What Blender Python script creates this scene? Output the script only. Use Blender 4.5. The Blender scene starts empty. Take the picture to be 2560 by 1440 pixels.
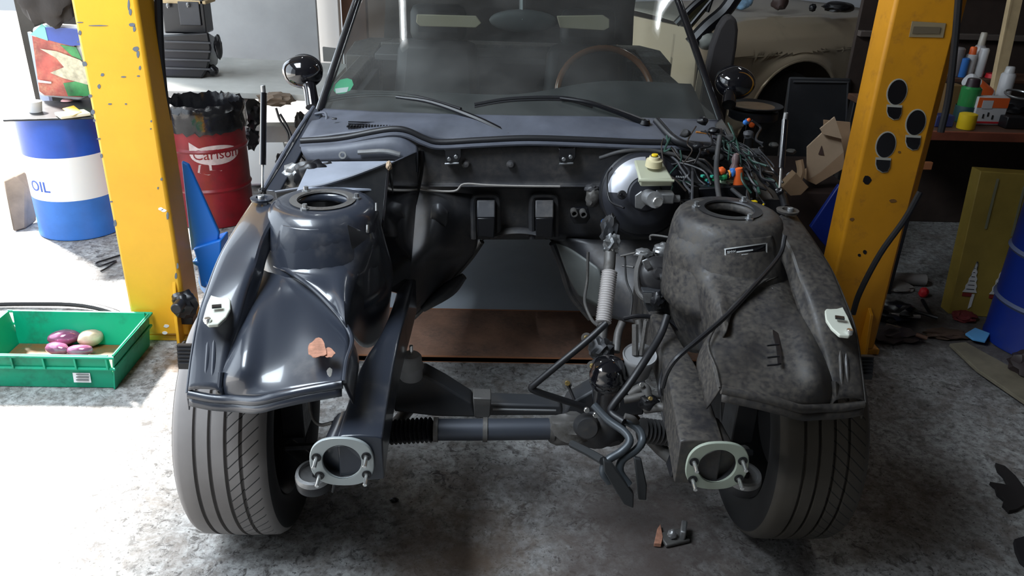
import bpy, bmesh, math, random
from mathutils import Vector, Matrix, noise
V = Vector
PI = math.pi
C = bpy.context.scene.collection
random.seed(4)

# ---------------------------------------------------------------- camera
FPX = 1990.0
CAM = V((-0.10636, 0.0, 1.5314))
PITCH, YAW, ROLL = 0.43612, 0.03956, 0.03598
cp, sp, cy_, sy_ = math.cos(PITCH), math.sin(PITCH), math.cos(YAW), math.sin(YAW)
FW = V((sy_*cp, cy_*cp, -sp)); _rt = V((cy_, -sy_, 0)); _up = _rt.cross(FW)
RT = _rt*math.cos(ROLL) + _up*math.sin(ROLL); UP = -_rt*math.sin(ROLL) + _up*math.cos(ROLL)
cam = bpy.data.cameras.new('camera'); co = bpy.data.objects.new('camera', cam); C.objects.link(co)
co.matrix_world = Matrix(((RT.x, UP.x, -FW.x, CAM.x), (RT.y, UP.y, -FW.y, CAM.y), (RT.z, UP.z, -FW.z, CAM.z), (0, 0, 0, 1)))
cam.sensor_fit = 'HORIZONTAL'; cam.sensor_width = 36; cam.lens = FPX/2560*36; cam.clip_start = .02
bpy.context.scene.camera = co

def ray(px, py): return FW + RT*((px-1280)/FPX) - UP*((py-720)/FPX)
def at(px, py, Y): d = ray(px, py); return CAM + d*((Y-CAM.y)/d.y)
def az(px, py, Z): d = ray(px, py); return CAM + d*((Z-CAM.z)/d.z)
def ax(px, py, X): d = ray(px, py); return CAM + d*((X-CAM.x)/d.x)

# ---------------------------------------------------------------- world, sun, large lights, exposure
S = bpy.context.scene
S.view_settings.view_transform = 'Standard'; S.view_settings.look = 'None'
S.view_settings.gamma = 1; S.view_settings.use_curve_mapping = False
S.view_settings.exposure = 0.0
w = bpy.data.worlds.new('world'); S.world = w; w.use_nodes = True
bg = w.node_tree.nodes['Background']; bg.inputs[0].default_value = (.80, .90, 1, 1); bg.inputs[1].default_value = .85
sun = bpy.data.lights.new('sun', 'SUN'); sun.energy = 24; sun.angle = math.radians(7); sun.color = (1, .96, .9)
so = bpy.data.objects.new('sun', sun); C.objects.link(so)
SUNDIR = V((.70, -.64, -.92)).normalized()
so.rotation_euler = SUNDIR.to_track_quat('-Z', 'Y').to_euler()
def area(name, loc, target, sx, sy, power, col):
    l = bpy.data.lights.new(name, 'AREA'); l.shape = 'RECTANGLE'; l.size = sx; l.size_y = sy; l.energy = power; l.color = col
    o = bpy.data.objects.new(name, l); C.objects.link(o); o.location = loc
    o.rotation_euler = (V(target)-V(loc)).to_track_quat('-Z', 'Y').to_euler(); return o
area('doorway_daylight', (-3.15, 3.0, 1.6), (0, 2.6, .6), 4.8, 2.5, 105, (.80, .90, 1))
area('added_overhead_light', (-1.55, 1.15, 3.08), (-1.55, 1.15, 0), 1.0, 1.8, 150, (.80, .90, 1))  # added area light for the left tower highlights; the ceiling has no skylight

# ---------------------------------------------------------------- materials
def mat(name, col, rough=.5, metal=0, dust=None, dscale=6, damt=.5, bump=0, bscale=60, coat=0, var=0, vscale=8, spots=None, spec=None, emit=None, alpha=None):
    m = bpy.data.materials.new(name); m.use_nodes = True; nt = m.node_tree; N = nt.nodes; L = nt.links
    p = N['Principled BSDF']; c4 = (*col, 1)
    p.inputs['Base Color'].default_value = c4; p.inputs['Roughness'].default_value = rough; p.inputs['Metallic'].default_value = metal
    if coat: p.inputs['Coat Weight'].default_value = coat; p.inputs['Coat Roughness'].default_value = .08
    if spec is not None: p.inputs['Specular IOR Level'].default_value = spec
    tc = N.new('ShaderNodeTexCoord')
    cur = None
    def noi(sc, det=6, ro=.6):
        n = N.new('ShaderNodeTexNoise'); n.inputs['Scale'].default_value = sc; n.inputs['Detail'].default_value = det
        n.inputs['Roughness'].default_value = ro; L.new(tc.outputs['Object'], n.inputs['Vector']); return n
    def ramp(src, a, b):
        r = N.new('ShaderNodeMapRange'); r.inputs[1].default_value = a; r.inputs[2].default_value = b; r.clamp = True
        L.new(src, r.inputs[0]); return r.outputs[0]
    def mix(fac, A, B):
        x = N.new('ShaderNodeMix'); x.data_type = 'RGBA'
        if isinstance(fac, float): x.inputs[0].default_value = fac
        else: L.new(fac, x.inputs[0])
        for i, q in ((6, A), (7, B)):
            if isinstance(q, tuple): x.inputs[i].default_value = (*q[:3], 1)
            else: L.new(q, x.inputs[i])
        return x.outputs[2]
    if var:
        n = noi(vscale); cur = mix(ramp(n.outputs[0], .3, .7), tuple(c*(1-var) for c in col), tuple(min(1, c*(1+var)) for c in col))
    if dust:
        n = noi(dscale); lo = .72-damt*.55; f = ramp(n.outputs[0], lo, lo+.22)
        n2 = noi(dscale*9, 4); f2 = ramp(n2.outputs[0], .25, .7)
        mm = N.new('ShaderNodeMath'); mm.operation = 'MULTIPLY'; L.new(f, mm.inputs[0]); L.new(f2, mm.inputs[1])
        cur = mix(mm.outputs[0], cur if cur else tuple(col), tuple(dust))
        rr = N.new('ShaderNodeMapRange'); L.new(mm.outputs[0], rr.inputs[0]); rr.inputs[3].default_value = rough; rr.inputs[4].default_value = max(rough, .75)
        L.new(rr.outputs[0], p.inputs['Roughness'])
    for s in (spots or []):   # (centre, radius, colour, noisescale)
        d = N.new('ShaderNodeVectorMath'); d.operation = 'DISTANCE'; L.new(tc.outputs['Object'], d.inputs[0]); d.inputs[1].default_value = s[0]
        n = noi(s[3], 4); a = N.new('ShaderNodeMath'); a.operation = 'MULTIPLY_ADD'; L.new(n.outputs[0], a.inputs[0]); a.inputs[1].default_value = s[1]*1.6; L.new(d.outputs['Value'], a.inputs[2])
        f = ramp(a.outputs[0], s[1]*1.85, s[1]*1.65)
        cur = mix(f, cur if cur else tuple(col), tuple(s[2]))
    if cur: L.new(cur, p.inputs['Base Color'])
    if bump:
        n = noi(bscale, 5); b = N.new('ShaderNodeBump'); b.inputs['Strength'].default_value = bump; b.inputs['Distance'].default_value = .004
        L.new(n.outputs[0], b.inputs['Height']); L.new(b.outputs[0], p.inputs['Normal'])
    if emit: p.inputs['Emission Color'].default_value = (*emit[:3], 1); p.inputs['Emission Strength'].default_value = emit[3]
    return m

PAINT = mat('black_paint', (.026, .031, .044), .31, 0, dust=(.12, .112, .108), dscale=5, damt=.28, coat=.5, bump=.06, bscale=14)
PAINTD = mat('dusty_black_paint', (.022, .022, .026), .32, 0, dust=(.080, .070, .058), dscale=9, damt=.8, bump=.15, bscale=20)
BAY = mat('dusty_bay_metal', (.045, .046, .052), .42, .1, dust=(.115, .105, .098), dscale=6, damt=.62, bump=.15, bscale=24)
COWLM = mat('grey_cowl_plastic', (.085, .092, .115), .5, 0, var=.25, vscale=9, bump=.1)
MNT = mat('grey_rubber_mount', (.26, .26, .265), .55, dust=(.18, .17, .16), damt=.4)
RUB = mat('black_rubber', (.012, .012, .014), .45)
RUBD = mat('dusty_rubber', (.03, .03, .032), .6, dust=(.07, .065, .06), damt=.5)
BLK = mat('black_plastic', (.008, .008, .010), .35)
GLOSSB = mat('glossy_black', (.006, .006, .008), .08, coat=1)
DARK = mat('dark_metal', (.035, .035, .038), .4, .5, dust=(.05, .045, .04), damt=.4)
STEEL = mat('bare_steel', (.42, .43, .44), .32, .85, var=.2)
ALU = mat('cast_aluminium', (.30, .30, .30), .45, .7, var=.3, vscale=20, bump=.2)
ALUD = mat('dirty_aluminium', (.13, .125, .12), .55, .4, dust=(.07, .06, .05), dscale=14, damt=.5, bump=.2)
BRIGHT = mat('bright_metal', (.75, .75, .73), .2, .9)
BRASS = mat('brass_plated', (.75, .55, .22), .25, .9)
CREAM = mat('cream_paint', (.55, .57, .49), .5, 0, dust=(.35, .34, .29), damt=.3)
FLG = mat('grey_green_steel', (.42, .46, .46), .4, .3, dust=(.3, .3, .28), damt=.3)
FLGR = mat('pale_green_steel', (.34, .38, .31), .5, .1, dust=(.22, .22, .17), damt=.3)
YEL = mat('yellow_lift_paint', (.80, .40, .018), .42, 0, var=.08, vscale=5, bump=.08, bscale=90)
ORA = mat('orange_lift_paint', (.62, .26, .008), .5, 0, var=.1, vscale=5, dust=(.30, .12, .02), dscale=14, damt=.3)
BLUEP = mat('blue_lift_paint', (.008, .16, .62), .4)
BLUED = mat('dark_blue_paint', (.004, .02, .19), .45, dust=(.02, .03, .12), damt=.3)
WHITE = mat('white_paint', (.80, .80, .80), .5)
REDP = mat('red_drum_paint', (.20, .006, .012), .38, var=.25, vscale=10, dust=(.12, .02, .02), dscale=9, damt=.35)
GREY = mat('grey_wall_panel', (.33, .34, .35), .7, var=.1, vscale=3)
RUST = mat('rusty_plate', (.30, .165, .11), .6, .0, dust=(.17, .11, .085), dscale=7, damt=.6, var=.3, vscale=10, bump=.3, bscale=40)
CARD = mat('cardboard', (.42, .27, .16), .8, var=.12)
CARDL = mat('light_cardboard', (.55, .40, .27), .8, var=.1)
GREEN = mat('green_crate_plastic', (.0, .33, .18), .45, dust=(.012, .06, .035), dscale=7, damt=.42)
CHAMP = mat('champagne_paint', (.55, .46, .33), .30, .3, coat=.4, dust=(.34, .29, .22), dscale=4, damt=.2)
DKGREY = mat('dark_grey_plastic', (.05, .05, .055), .6, var=.2)
CLOTH = mat('dark_cloth', (.035, .03, .028), .9, bump=.4)
SEATM = mat('dark_seat_leather', (.022, .022, .024), .55)
DUSTY = mat('pale_dust', (.30, .28, .26), .85, var=.2)
WOOD = mat('pale_wood', (.48, .36, .20), .65, var=.2, vscale=6)
WOODR = mat('varnished_wood', (.16, .06, .022), .25, coat=.6)
DKWOOD = mat('dark_wood', (.10, .045, .025), .7, var=.3)
TAN = mat('tan_fabric', (.32, .27, .19), .8)
def flat(name, c, r=.5, m=0): return mat(name, c, r, m)
ORG = flat('orange_plastic', (.75, .12, .02)); GRN = flat('green_plastic', (.03, .35, .12)); TEAL = flat('teal_plastic', (.05, .45, .32))
YLW = flat('yellow_plastic', (.80, .55, .01)); BLU = flat('blue_plastic', (.03, .16, .50)); RED = flat('red_plastic', (.6, .02, .03))
LBL = flat('light_blue_plastic', (.10, .32, .60)); PURP = mat('purple_skin', (.30, .10, .20), .15, .2, coat=.6, var=.4, vscale=20)
PALE = mat('pale_skin', (.55, .40, .30), .3, var=.3, vscale=20)

def floor_mat():
    m = bpy.data.materials.new('speckled_concrete'); m.use_nodes = True; nt = m.node_tree; N = nt.nodes; L = nt.links; p = N['Principled BSDF']
    tc = N.new('ShaderNodeTexCoord')
    def noi(sc, det=6, ro=.65, dist=0):
        n = N.new('ShaderNodeTexNoise'); n.inputs['Scale'].default_value = sc; n.inputs['Detail'].default_value = det; n.inputs['Roughness'].default_value = ro
        n.inputs['Distortion'].default_value = dist; L.new(tc.outputs['Object'], n.inputs['Vector']); return n.outputs[0]
    def mr(s, a, b, c=0, d=1):
        r = N.new('ShaderNodeMapRange'); L.new(s, r.inputs[0]); r.inputs[1].default_value = a; r.inputs[2].default_value = b; r.inputs[3].default_value = c; r.inputs[4].default_value = d; return r.outputs[0]
    def mul(a, b):
        x = N.new('ShaderNodeMath'); x.operation = 'MULTIPLY'; L.new(a, x.inputs[0]); L.new(b, x.inputs[1]); return x.outputs[0]
    def mix(f, A, B):
        x = N.new('ShaderNodeMix'); x.data_type = 'RGBA'; L.new(f, x.inputs[0])
        for i, q in ((6, A), (7, B)):
            if isinstance(q, tuple): x.inputs[i].default_value = (*q, 1)
            else: L.new(q, x.inputs[i])
        return x.outputs[2]
    base = mix(mr(noi(2.2), .35, .65), (.30, .30, .30), (.42, .42, .41))
    base = mix(mr(noi(38, 5, .7), .42, .62), base, (.17, .165, .16))
    base = mix(mr(noi(7, 7, .75, 1.0), .46, .66, 0, .8), base, (.13, .105, .088))
    dens = mr(noi(1.8, 3), .25, .55, .15, 1)
    sp_ = mr(noi(24, 8, .78, .8), .53, .61)
    base = mix(mul(sp_, dens), base, (.055, .050, .048))
    base = mix(mr(noi(95, 3, .6), .60, .68), base, (.05, .048, .046))
    # oil and rust stains with their own shapes
    for c, r, col, st in (((.33, 1.42, 0), .30, (.055, .03, .02), 9), ((.62, 1.30, 0), .34, (.04, .028, .02), 8), ((.95, 1.05, 0), .3, (.10, .08, .065), 7),
                          ((-.15, 1.60, 0), .22, (.17, .12, .085), 8), ((.35, 1.75, 0), .45, (.07, .055, .05), 6), ((-1.2, 2.6, 0), .12, (.12, .06, .02), 14), ((1.9, 2.9, 0), .6, (.05, .04, .035), 5)):
        d = N.new('ShaderNodeVectorMath'); d.operation = 'DISTANCE'; L.new(tc.outputs['Object'], d.inputs[0]); d.inputs[1].default_value = c
        a = N.new('ShaderNodeMath'); a.operation = 'MULTIPLY_ADD'; L.new(noi(st, 7, .7), a.inputs[0]); a.inputs[1].default_value = r*2.2; L.new(d.outputs['Value'], a.inputs[2])
        f = mr(a.outputs[0], r*2.2, r*1.3, 0, .85); base = mix(f, base, col)
    L.new(base, p.inputs['Base Color']); p.inputs['Roughness'].default_value = .62
    b = N.new('ShaderNodeBump'); b.inputs['Strength'].default_value = .35; b.inputs['Distance'].default_value = .004; L.new(noi(40, 8, .7), b.inputs['Height']); L.new(b.outputs[0], p.inputs['Normal'])
    return m
FLOORM = floor_mat()

def glass_mat():
    m = bpy.data.materials.new('dusty_windscreen_glass'); m.use_nodes = True; nt = m.node_tree; N = nt.nodes; L = nt.links
    for n in list(N): N.remove(n)
    o = N.new('ShaderNodeOutputMaterial'); tr = N.new('ShaderNodeBsdfTransparent'); tr.inputs[0].default_value = (.62, .68, .66, 1)
    gl = N.new('ShaderNodeBsdfGlossy'); gl.inputs['Roughness'].default_value = .03; lw = N.new('ShaderNodeLayerWeight'); lw.inputs[0].default_value = .5; pw = N.new('ShaderNodeMath'); pw.operation = 'POWER'; L.new(lw.outputs['Facing'], pw.inputs[0]); pw.inputs[1].default_value = 4.0; fr = N.new('ShaderNodeMath'); fr.operation = 'MULTIPLY_ADD'; L.new(pw.outputs[0], fr.inputs[0]); fr.inputs[1].default_value = .9; fr.inputs[2].default_value = .06
    df = N.new('ShaderNodeBsdfDiffuse'); df.inputs[0].default_value = (.55, .55, .53, 1)
    tc = N.new('ShaderNodeTexCoord'); n = N.new('ShaderNodeTexNoise'); n.inputs['Scale'].default_value = 4; n.inputs['Detail'].default_value = 8; L.new(tc.outputs['Object'], n.inputs[0])
    mr = N.new('ShaderNodeMapRange'); L.new(n.outputs[0], mr.inputs[0]); mr.inputs[1].default_value = .35; mr.inputs[2].default_value = .7; mr.inputs[3].default_value = .03; mr.inputs[4].default_value = .11
    m1 = N.new('ShaderNodeMixShader'); L.new(mr.outputs[0], m1.inputs[0]); L.new(tr.outputs[0], m1.inputs[1]); L.new(df.outputs[0], m1.inputs[2])
    m2 = N.new('ShaderNodeMixShader'); L.new(fr.outputs[0], m2.inputs[0]); L.new(m1.outputs[0], m2.inputs[1]); L.new(gl.outputs[0], m2.inputs[2]); L.new(m2.outputs[0], o.inputs[0])
    return m
GLASS = glass_mat()

# ---------------------------------------------------------------- object helpers
def tag(o, label=None, cat=None, group=None, kind=None):
    if label: o['label'] = label
    if cat: o['category'] = cat
    if group: o['group'] = group
    if kind: o['kind'] = kind
    return o
def thing(name, label, cat, loc=(0, 0, 0), group=None):
    o = bpy.data.objects.new(name, None); C.objects.link(o); o.location = loc; o.empty_display_size = .1
    return tag(o, label, cat, group)
def wloc(o): return V(o.location)   # every child carries the inverse of its parent's place
def link(name, me, m, parent=None, smooth=True):
    me.materials.clear()
    if m: me.materials.append(m)
    if smooth:
        me.polygons.foreach_set('use_smooth', [True]*len(me.polygons))
        try: me.set_sharp_from_angle(angle=math.radians(38))
        except Exception: pass
    me.update()
    o = bpy.data.objects.new(name, me); C.objects.link(o)
    if parent:
        o.parent = parent; o.matrix_parent_inverse = Matrix.Translation(-wloc(parent))
    return o
def fromdata(name, vs, fs, m, parent=None, smooth=True, fix=True):
    me = bpy.data.meshes.new(name); me.from_pydata([tuple(v) for v in vs], [], fs)
    if fix:
        bm = bmesh.new(); bm.from_mesh(me); bmesh.ops.remove_doubles(bm, verts=bm.verts, dist=1e-6); bmesh.ops.recalc_face_normals(bm, faces=bm.faces); bm.to_mesh(me); bm.free()
    return link(name, me, m, parent, smooth)
def cr(P, n=6):
    P = [V(p) for p in P]
    if len(P) < 3: return [P[0].lerp(P[-1], i/n) for i in range(n+1)]
    out = []
    for i in range(len(P)-1):
        p1, p2 = P[i], P[i+1]; p0 = P[i-1] if i else p1*2-p2; p3 = P[i+2] if i+2 < len(P) else p2*2-p1
        for k in range(n):
            t = k/n; out.append(.5*((2*p1)+(p2-p0)*t+(2*p0-5*p1+4*p2-p3)*t*t+(3*p1-p0-3*p2+p3)*t**3))
    out.append(P[-1]); return out
def meshparts(*parts):
    vs, fs = [], []
    for v, f in parts:
        o = len(vs); vs += list(v); fs += [tuple(i+o for i in q) for q in f]
    return vs, fs
def sgrid(rows, nu=6, nv=6, lin=False):
    R_ = [cr(r, nu) for r in rows]; cols = list(zip(*R_)); cols = [cr(c, nv) for c in cols]
    n = len(cols); k = len(cols[0]); vs = [cols[i][j] for i in range(n) for j in range(k)]
    return vs, [(i*k+j, (i+1)*k+j, (i+1)*k+j+1, i*k+j+1) for i in range(n-1) for j in range(k-1)]
def surf(name, rows, m, parent=None, nu=6, nv=6, t=.003):
    vs, fs = sgrid(rows, nu, nv); o = fromdata(name, vs, fs, m, parent)
    if t:
        s = o.modifiers.new('thickness', 'SOLIDIFY'); s.thickness = t; s.offset = 0
    return o
def tubed(P, r, n=10, sm=5, caps=True):
    rad = r if isinstance(r, (list, tuple)) else None
    if rad:
        Q = cr([V((*p, 0)).to_3d() for p in P], sm) if sm else [V(p) for p in P]; rr = [q.x for q in cr([V((x, 0, 0)) for x in rad], sm)] if sm else list(rad)
    else:
        Q = cr(P, sm) if sm else [V(p) for p in P]; rr = [r]*len(Q)
    vs = []; up = None
    for i, q in enumerate(Q):
        d = (Q[min(i+1, len(Q)-1)]-Q[max(i-1, 0)])
        d = d.normalized() if d.length > 1e-9 else V((0, 0, 1))
        if up is None: up = d.orthogonal().normalized()
        up = (up-d*up.dot(d)); up = up.normalized() if up.length > 1e-6 else d.orthogonal().normalized()
        s = d.cross(up)
        for k in range(n): a = 2*PI*k/n; vs.append(q+(up*math.cos(a)+s*math.sin(a))*rr[i])
    fs = [(i*n+k, i*n+(k+1) % n, (i+1)*n+(k+1) % n, (i+1)*n+k) for i in range(len(Q)-1) for k in range(n)]
    if caps: fs += [tuple(range(n))[::-1], tuple((len(Q)-1)*n+k for k in range(n))]
    return vs, fs
def tube(name, P, r, m, parent=None, n=10, sm=5): v, f = tubed(P, r, n, sm); return fromdata(name, v, f, m, parent)
def lathed(prof, c, axis=(0, 0, 1), n=36, sx=1, sy=1, close=False):
    a = V(axis).normalized(); c = V(c)
    u = V((1, 0, 0)) if abs(a.x) < .8 else V((0, 1, 0)); u = (u-a*u.dot(a)).normalized(); s = a.cross(u)
    vs = [c+a*h+(u*math.cos(2*PI*k/n)*sx+s*math.sin(2*PI*k/n)*sy)*max(r, 1e-5) for r, h in prof for k in range(n)]
    L_ = len(prof); fs = [(i*n+k, i*n+(k+1) % n, (i+1)*n+(k+1) % n, (i+1)*n+k) for i in range(L_-1) for k in range(n)]
    if close: fs += [((L_-1)*n+k, (L_-1)*n+(k+1) % n, (k+1) % n, k) for k in range(n)]
    return vs, fs
def lathe(name, prof, c, m, parent=None, axis=(0, 0, 1), n=36, sx=1, sy=1, close=False):
    v, f = lathed(prof, c, axis, n, sx, sy, close); return fromdata(name, v, f, m, parent)
def boxd(c, s, rz=0, rx=0, ry=0, taper=1):
    Rm = Matrix.Rotation(rz, 3, 'Z') @ Matrix.Rotation(ry, 3, 'Y') @ Matrix.Rotation(rx, 3, 'X')
    vs = []
    for z in (-1, 1):
        k = taper if z > 0 else 1
        for x, y in ((-1, -1), (1, -1), (1, 1), (-1, 1)): vs.append(V(c)+Rm @ V((x*s[0]/2*k, y*s[1]/2*k, z*s[2]/2)))
    return vs, [(3, 2, 1, 0), (4, 5, 6, 7), (0, 1, 5, 4), (1, 2, 6, 5), (2, 3, 7, 6), (3, 0, 4, 7)]
def bevel(o, w=.004, seg=2):
    b = o.modifiers.new('bevel', 'BEVEL'); b.width = w; b.segments = seg; b.limit_method = 'ANGLE'; return o
def box(name, c, s, m, parent=None, rz=0, rx=0, ry=0, bv=.004, taper=1):
    v, f = boxd(c, s, rz, rx, ry, taper); o = fromdata(name, v, f, m, parent)
    return bevel(o, bv) if bv else o
def prismd(P, vec):
    P = [V(p) for p in P]; n = len(P); vec = V(vec)
    return P+[p+vec for p in P], [tuple(range(n))[::-1], tuple(range(n, 2*n))]+[(i, (i+1) % n, n+(i+1) % n, n+i) for i in range(n)]
def prism(name, P, vec, m, parent=None, bv=.002):
    v, f = prismd(P, vec); o = fromdata(name, v, f, m, parent); return bevel(o, bv) if bv else o
def hexa(name, A, B, m, parent=None, bv=.004):   # solid from two quads
    A = [V(a) for a in A]; B = [V(b) for b in B]; n = len(A)
    o = fromdata(name, A+B, [tuple(range(n))[::-1], tuple(range(n, 2*n))]+[(i, (i+1) % n, n+(i+1) % n, n+i) for i in range(n)], m, parent)
    return bevel(o, bv) if bv else o
def lump(name, c, s, m, parent=None, seed=0, amp=.35, fr=3, sub=3, rz=0):
    bm = bmesh.new(); bmesh.ops.create_icosphere(bm, subdivisions=sub, radius=1)
    Rm = Matrix.Rotation(rz, 3, 'Z')
    for v in bm.verts:
        p = v.co.copy(); k = 1+amp*noise.noise(p*fr+V((seed*7.3, seed, -seed))); p *= k
        v.co = V(c)+Rm @ V((p.x*s[0], p.y*s[1], p.z*s[2]))
    me = bpy.data.meshes.new(name); bm.to_mesh(me); bm.free(); o = link(name, me, m, parent); return o
def textmesh(s, size, ext=.0008):
    cu = bpy.data.curves.new('t', 'FONT'); cu.body = s; cu.size = size; cu.extrude = ext; cu.align_x = 'CENTER'; cu.align_y = 'CENTER'; cu.resolution_u = 3
    to = bpy.data.objects.new('t', cu); C.objects.link(to); bpy.context.view_layer.update()
    me = bpy.data.meshes.new_from_object(to.evaluated_get(bpy.context.evaluated_depsgraph_get())); bpy.data.objects.remove(to); return me
def text(name, s, size, m, parent, fn, ext=.0008):
    me = textmesh(s, size, ext)
    for v in me.vertices: v.co = fn(v.co)
    return link(name, me, m, parent, False)
def struct(o): o['kind'] = 'structure'; return o
def cyl(name, c, r, h, m, parent=None, axis=(0, 0, 1), n=24, rb=.15):
    b = min(r, h)*rb
    return lathe(name, [(0, 0), (r-b, 0), (r, b), (r, h-b), (r-b, h), (0, h)], c, m, parent, axis, n)
UPz = lambda p, z: V((p.x, p.y, max(p.z, z)))
MX = lambda p: V((-p[0], p[1], p[2]))

# ---------------------------------------------------------------- building shell
X0, X1, Y0, Y1, ZC = -3.2, 3.3, -3.0, 7.2, 3.1
struct(box('floor', ((X0+X1)/2, (Y0+Y1)/2, -.05), (X1-X0, Y1-Y0, .1), FLOORM, bv=0))
OUTM = mat('outdoor_paving', (.62, .60, .57), .8, var=.08)
struct(box('ground', (X0-6, 3, -.07), (12, 20, .1), OUTM, bv=0))
WALLM = mat('grimy_wall', (.06, .058, .055), .85, var=.3, vscale=2)
WALLB = mat('brown_back_wall', (.06, .045, .038), .85, var=.3, vscale=2)
struct(box('ceiling', ((X0+X1)/2, (Y0+Y1)/2, ZC+.05), (X1-X0, Y1-Y0, .1), WALLM, bv=0))
struct(box('wall_right', (X1+.05, (Y0+Y1)/2, ZC/2), (.1, Y1-Y0, ZC), WALLB, bv=0))
struct(box('wall_front', ((X0+X1)/2, Y0-.05, ZC/2), (X1-X0, .1, ZC), WALLM, bv=0))
struct(box('wall_back', ((X0+X1)/2+1, Y1+.05, ZC/2), (X1-X0-2, .1, ZC), WALLB, bv=0))
struct(fromdata('wall_left', *meshparts(boxd((X0-.05, -2.2, ZC/2), (.1, 1.6, ZC)), boxd((X0-.05, 6.05, ZC/2), (.1, .6, ZC)), boxd((X0-.05, 2.9, ZC-.1), (.1, 8.6, .2))), WALLM, None, False))

# ================================================================ THE CAR
car = thing('car', 'black two-seat car stripped of bonnet, wings, bumper and engine, standing between the lift posts', 'car', (0, 2.6, 0))

# ---- strut towers, inner wings, upper rails, frame rails (left built, right mirrored)
def front_corner(side):
    F = (lambda p: V(p)) if side < 0 else MX
    P = PAINT if side < 0 else PAINTD
    G = lambda rows: [[F(p) for p in r] for r in rows]
    def ring(cx, cy, rx, ry, z, tilt=0):
        return [V((cx+rx*math.cos(math.radians(a)), cy+ry*math.sin(math.radians(a)), z+tilt*math.sin(math.radians(a)))) for a in range(0, 361, 20)]
    rows = [ring(-.505, 1.875, .060, .058, .862), ring(-.505, 1.875, .064, .062, .880), ring(-.505, 1.875, .100, .098, .884), ring(-.506, 1.873, .126, .126, .872), ring(-.508, 1.870, .140, .142, .840),
            ring(-.512, 1.865, .150, .158, .79), ring(-.515, 1.860, .156, .172, .74), ring(-.515, 1.850, .160, .180, .66)]
    tower = surf('strut_tower', G(rows), P, car, 2, 3, .003)
    lathe('mounting_ring', [(.060, 0), (.078, 0), (.080, .003), (.062, .004)], F((-.505, 1.875, .885)), ALUD if side < 0 else DARK, tower, n=36, close=True)
    for a in (250, 10, 130):
        b = F((-.505+.082*math.cos(math.radians(a)), 1.875+.078*math.sin(math.radians(a)), .884))
        v1, f1 = lathed([(0, 0), (.011, 0), (.011, .006), (.006, .007), (.006, .016), (0, .016)], b, n=6)
        fromdata('nut', v1, f1, STEEL, tower)
    # inner wing panel ahead of the tower
    Z = az
    rowsB = [
        [Z(540, 985, .600), Z(590, 995, .605), Z(650, 992, .625), Z(720, 978, .645), Z(790, 966, .655), Z(858, 958, .660)],
        [Z(548, 930, .640), Z(600, 925, .668), Z(660, 915, .668), Z(730, 905, .670), Z(800, 900, .675), Z(866, 905, .675)],
        [Z(560, 850, .670), Z(610, 840, .705), Z(670, 830, .705), Z(740, 830, .700), Z(800, 845, .695), Z(872, 868, .685)],
        [Z(580, 770, .700), Z(625, 765, .728), Z(680, 755, .735), Z(740, 760, .728), Z(800, 785, .715), Z(872, 838, .690)],
        [Z(600, 705, .715), Z(640, 695, .738), Z(685, 692, .752), Z(735, 707, .748), Z(785, 738, .735), Z(860, 805, .705)],
        [Z(615, 655, .730), Z(645, 648, .755), Z(685, 655, .765), Z(730, 680, .765), Z(785, 722, .745), Z(850, 788, .715)]]
    pan = surf('inner_wing', G(rowsB), P, car, 7, 7, .003)
    # lip ridge between tower and inner wing
    rg = [Z(632, 640, .762), Z(660, 652, .766), Z(700, 667, .770), Z(740, 690, .768), Z(785, 724, .752), Z(830, 768, .733), Z(862, 808, .712), Z(880, 852, .695), Z(866, 905, .680), Z(860, 955, .665)]
    tube('ridge_seam', [F(p) for p in rg], .005 if side < 0 else .003, P, pan, 8)
    # front flange: rounded channel
    fl = [Z(474, 985, .600), Z(530, 996, .598), Z(590, 1000, .602), Z(645, 1003, .618), Z(700, 990, .636), Z(770, 975, .650), Z(856, 960, .660)]
    tube('front_flange', [F(p) for p in fl], .010, P, pan, 10)
    surf('flange_edge', G([[p+V((0, -.006, -.004)) for p in fl], [p+V((0, -.012, -.022)) for p in fl]]), P, pan, 5, 2, .002)
    # skirt of the tower down to the frame rail
    A = ax
    k_ = 0 if side < 0 else -.045
    def arc(rx, ry, z): return [V((-.510+rx*math.cos(math.radians(a)), 1.868+ry*math.sin(math.radians(a)), z)) for a in range(236, 365, 16)]
    D_ = [Z(695, 664, .766), Z(738, 688, .762), Z(785, 724, .750), Z(832, 770, .728), Z(872, 826, .702), A(908, 868, -.402), A(944, 856, -.382), A(966, 812, -.366), A(978, 730, -.356)]
    D_ = [p+V((k_*min(1, max(0, (q-2)/3)), 0, 0)) for q, p in enumerate(D_)]
    Aa, Am, Ab = arc(.127, .129, .862), arc(.1405, .1435, .835), arc(.154, .167, .775)
    ax_ = V((-.51, 1.868, 0))
    Ac = []
    for b_, d_ in zip(Ab, D_):
        m_ = b_.lerp(d_, .55); o_ = V((m_.x-ax_.x, m_.y-ax_.y, 0)).normalized(); Ac.append(m_+o_*.010)
    surf('tower_skirt', [[F(p) for p in row] for row in (Aa, Am, Ab, Ac, D_)], P, car, 4, 7, .003)
    ed = [r_[-1] for r_ in rowsB[::-1]]+[]
    surf('inner_wing_side', [[F(p) for p in ed], [F(p+V((.006, .01, -.03))) for p in ed], [F(p+V((.012, .03, -.07))) for p in ed]], P, car, 4, 3, .003)
    if side < 0:
        hexa('tower_gusset', [F(A(868, 560, -.375)), F(A(925, 586, -.345)), F(A(880, 618, -.375))], [F(A(868, 566, -.375)), F(A(925, 592, -.345)), F(A(880, 626, -.375))], P, car, .001)
        for q in ((919, 562), (941, 507)): tube('stud', [A(q[0], q[1], -.345), A(q[0], q[1]+20, -.345)], .0028, BRIGHT, car, 8, 0)
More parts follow.
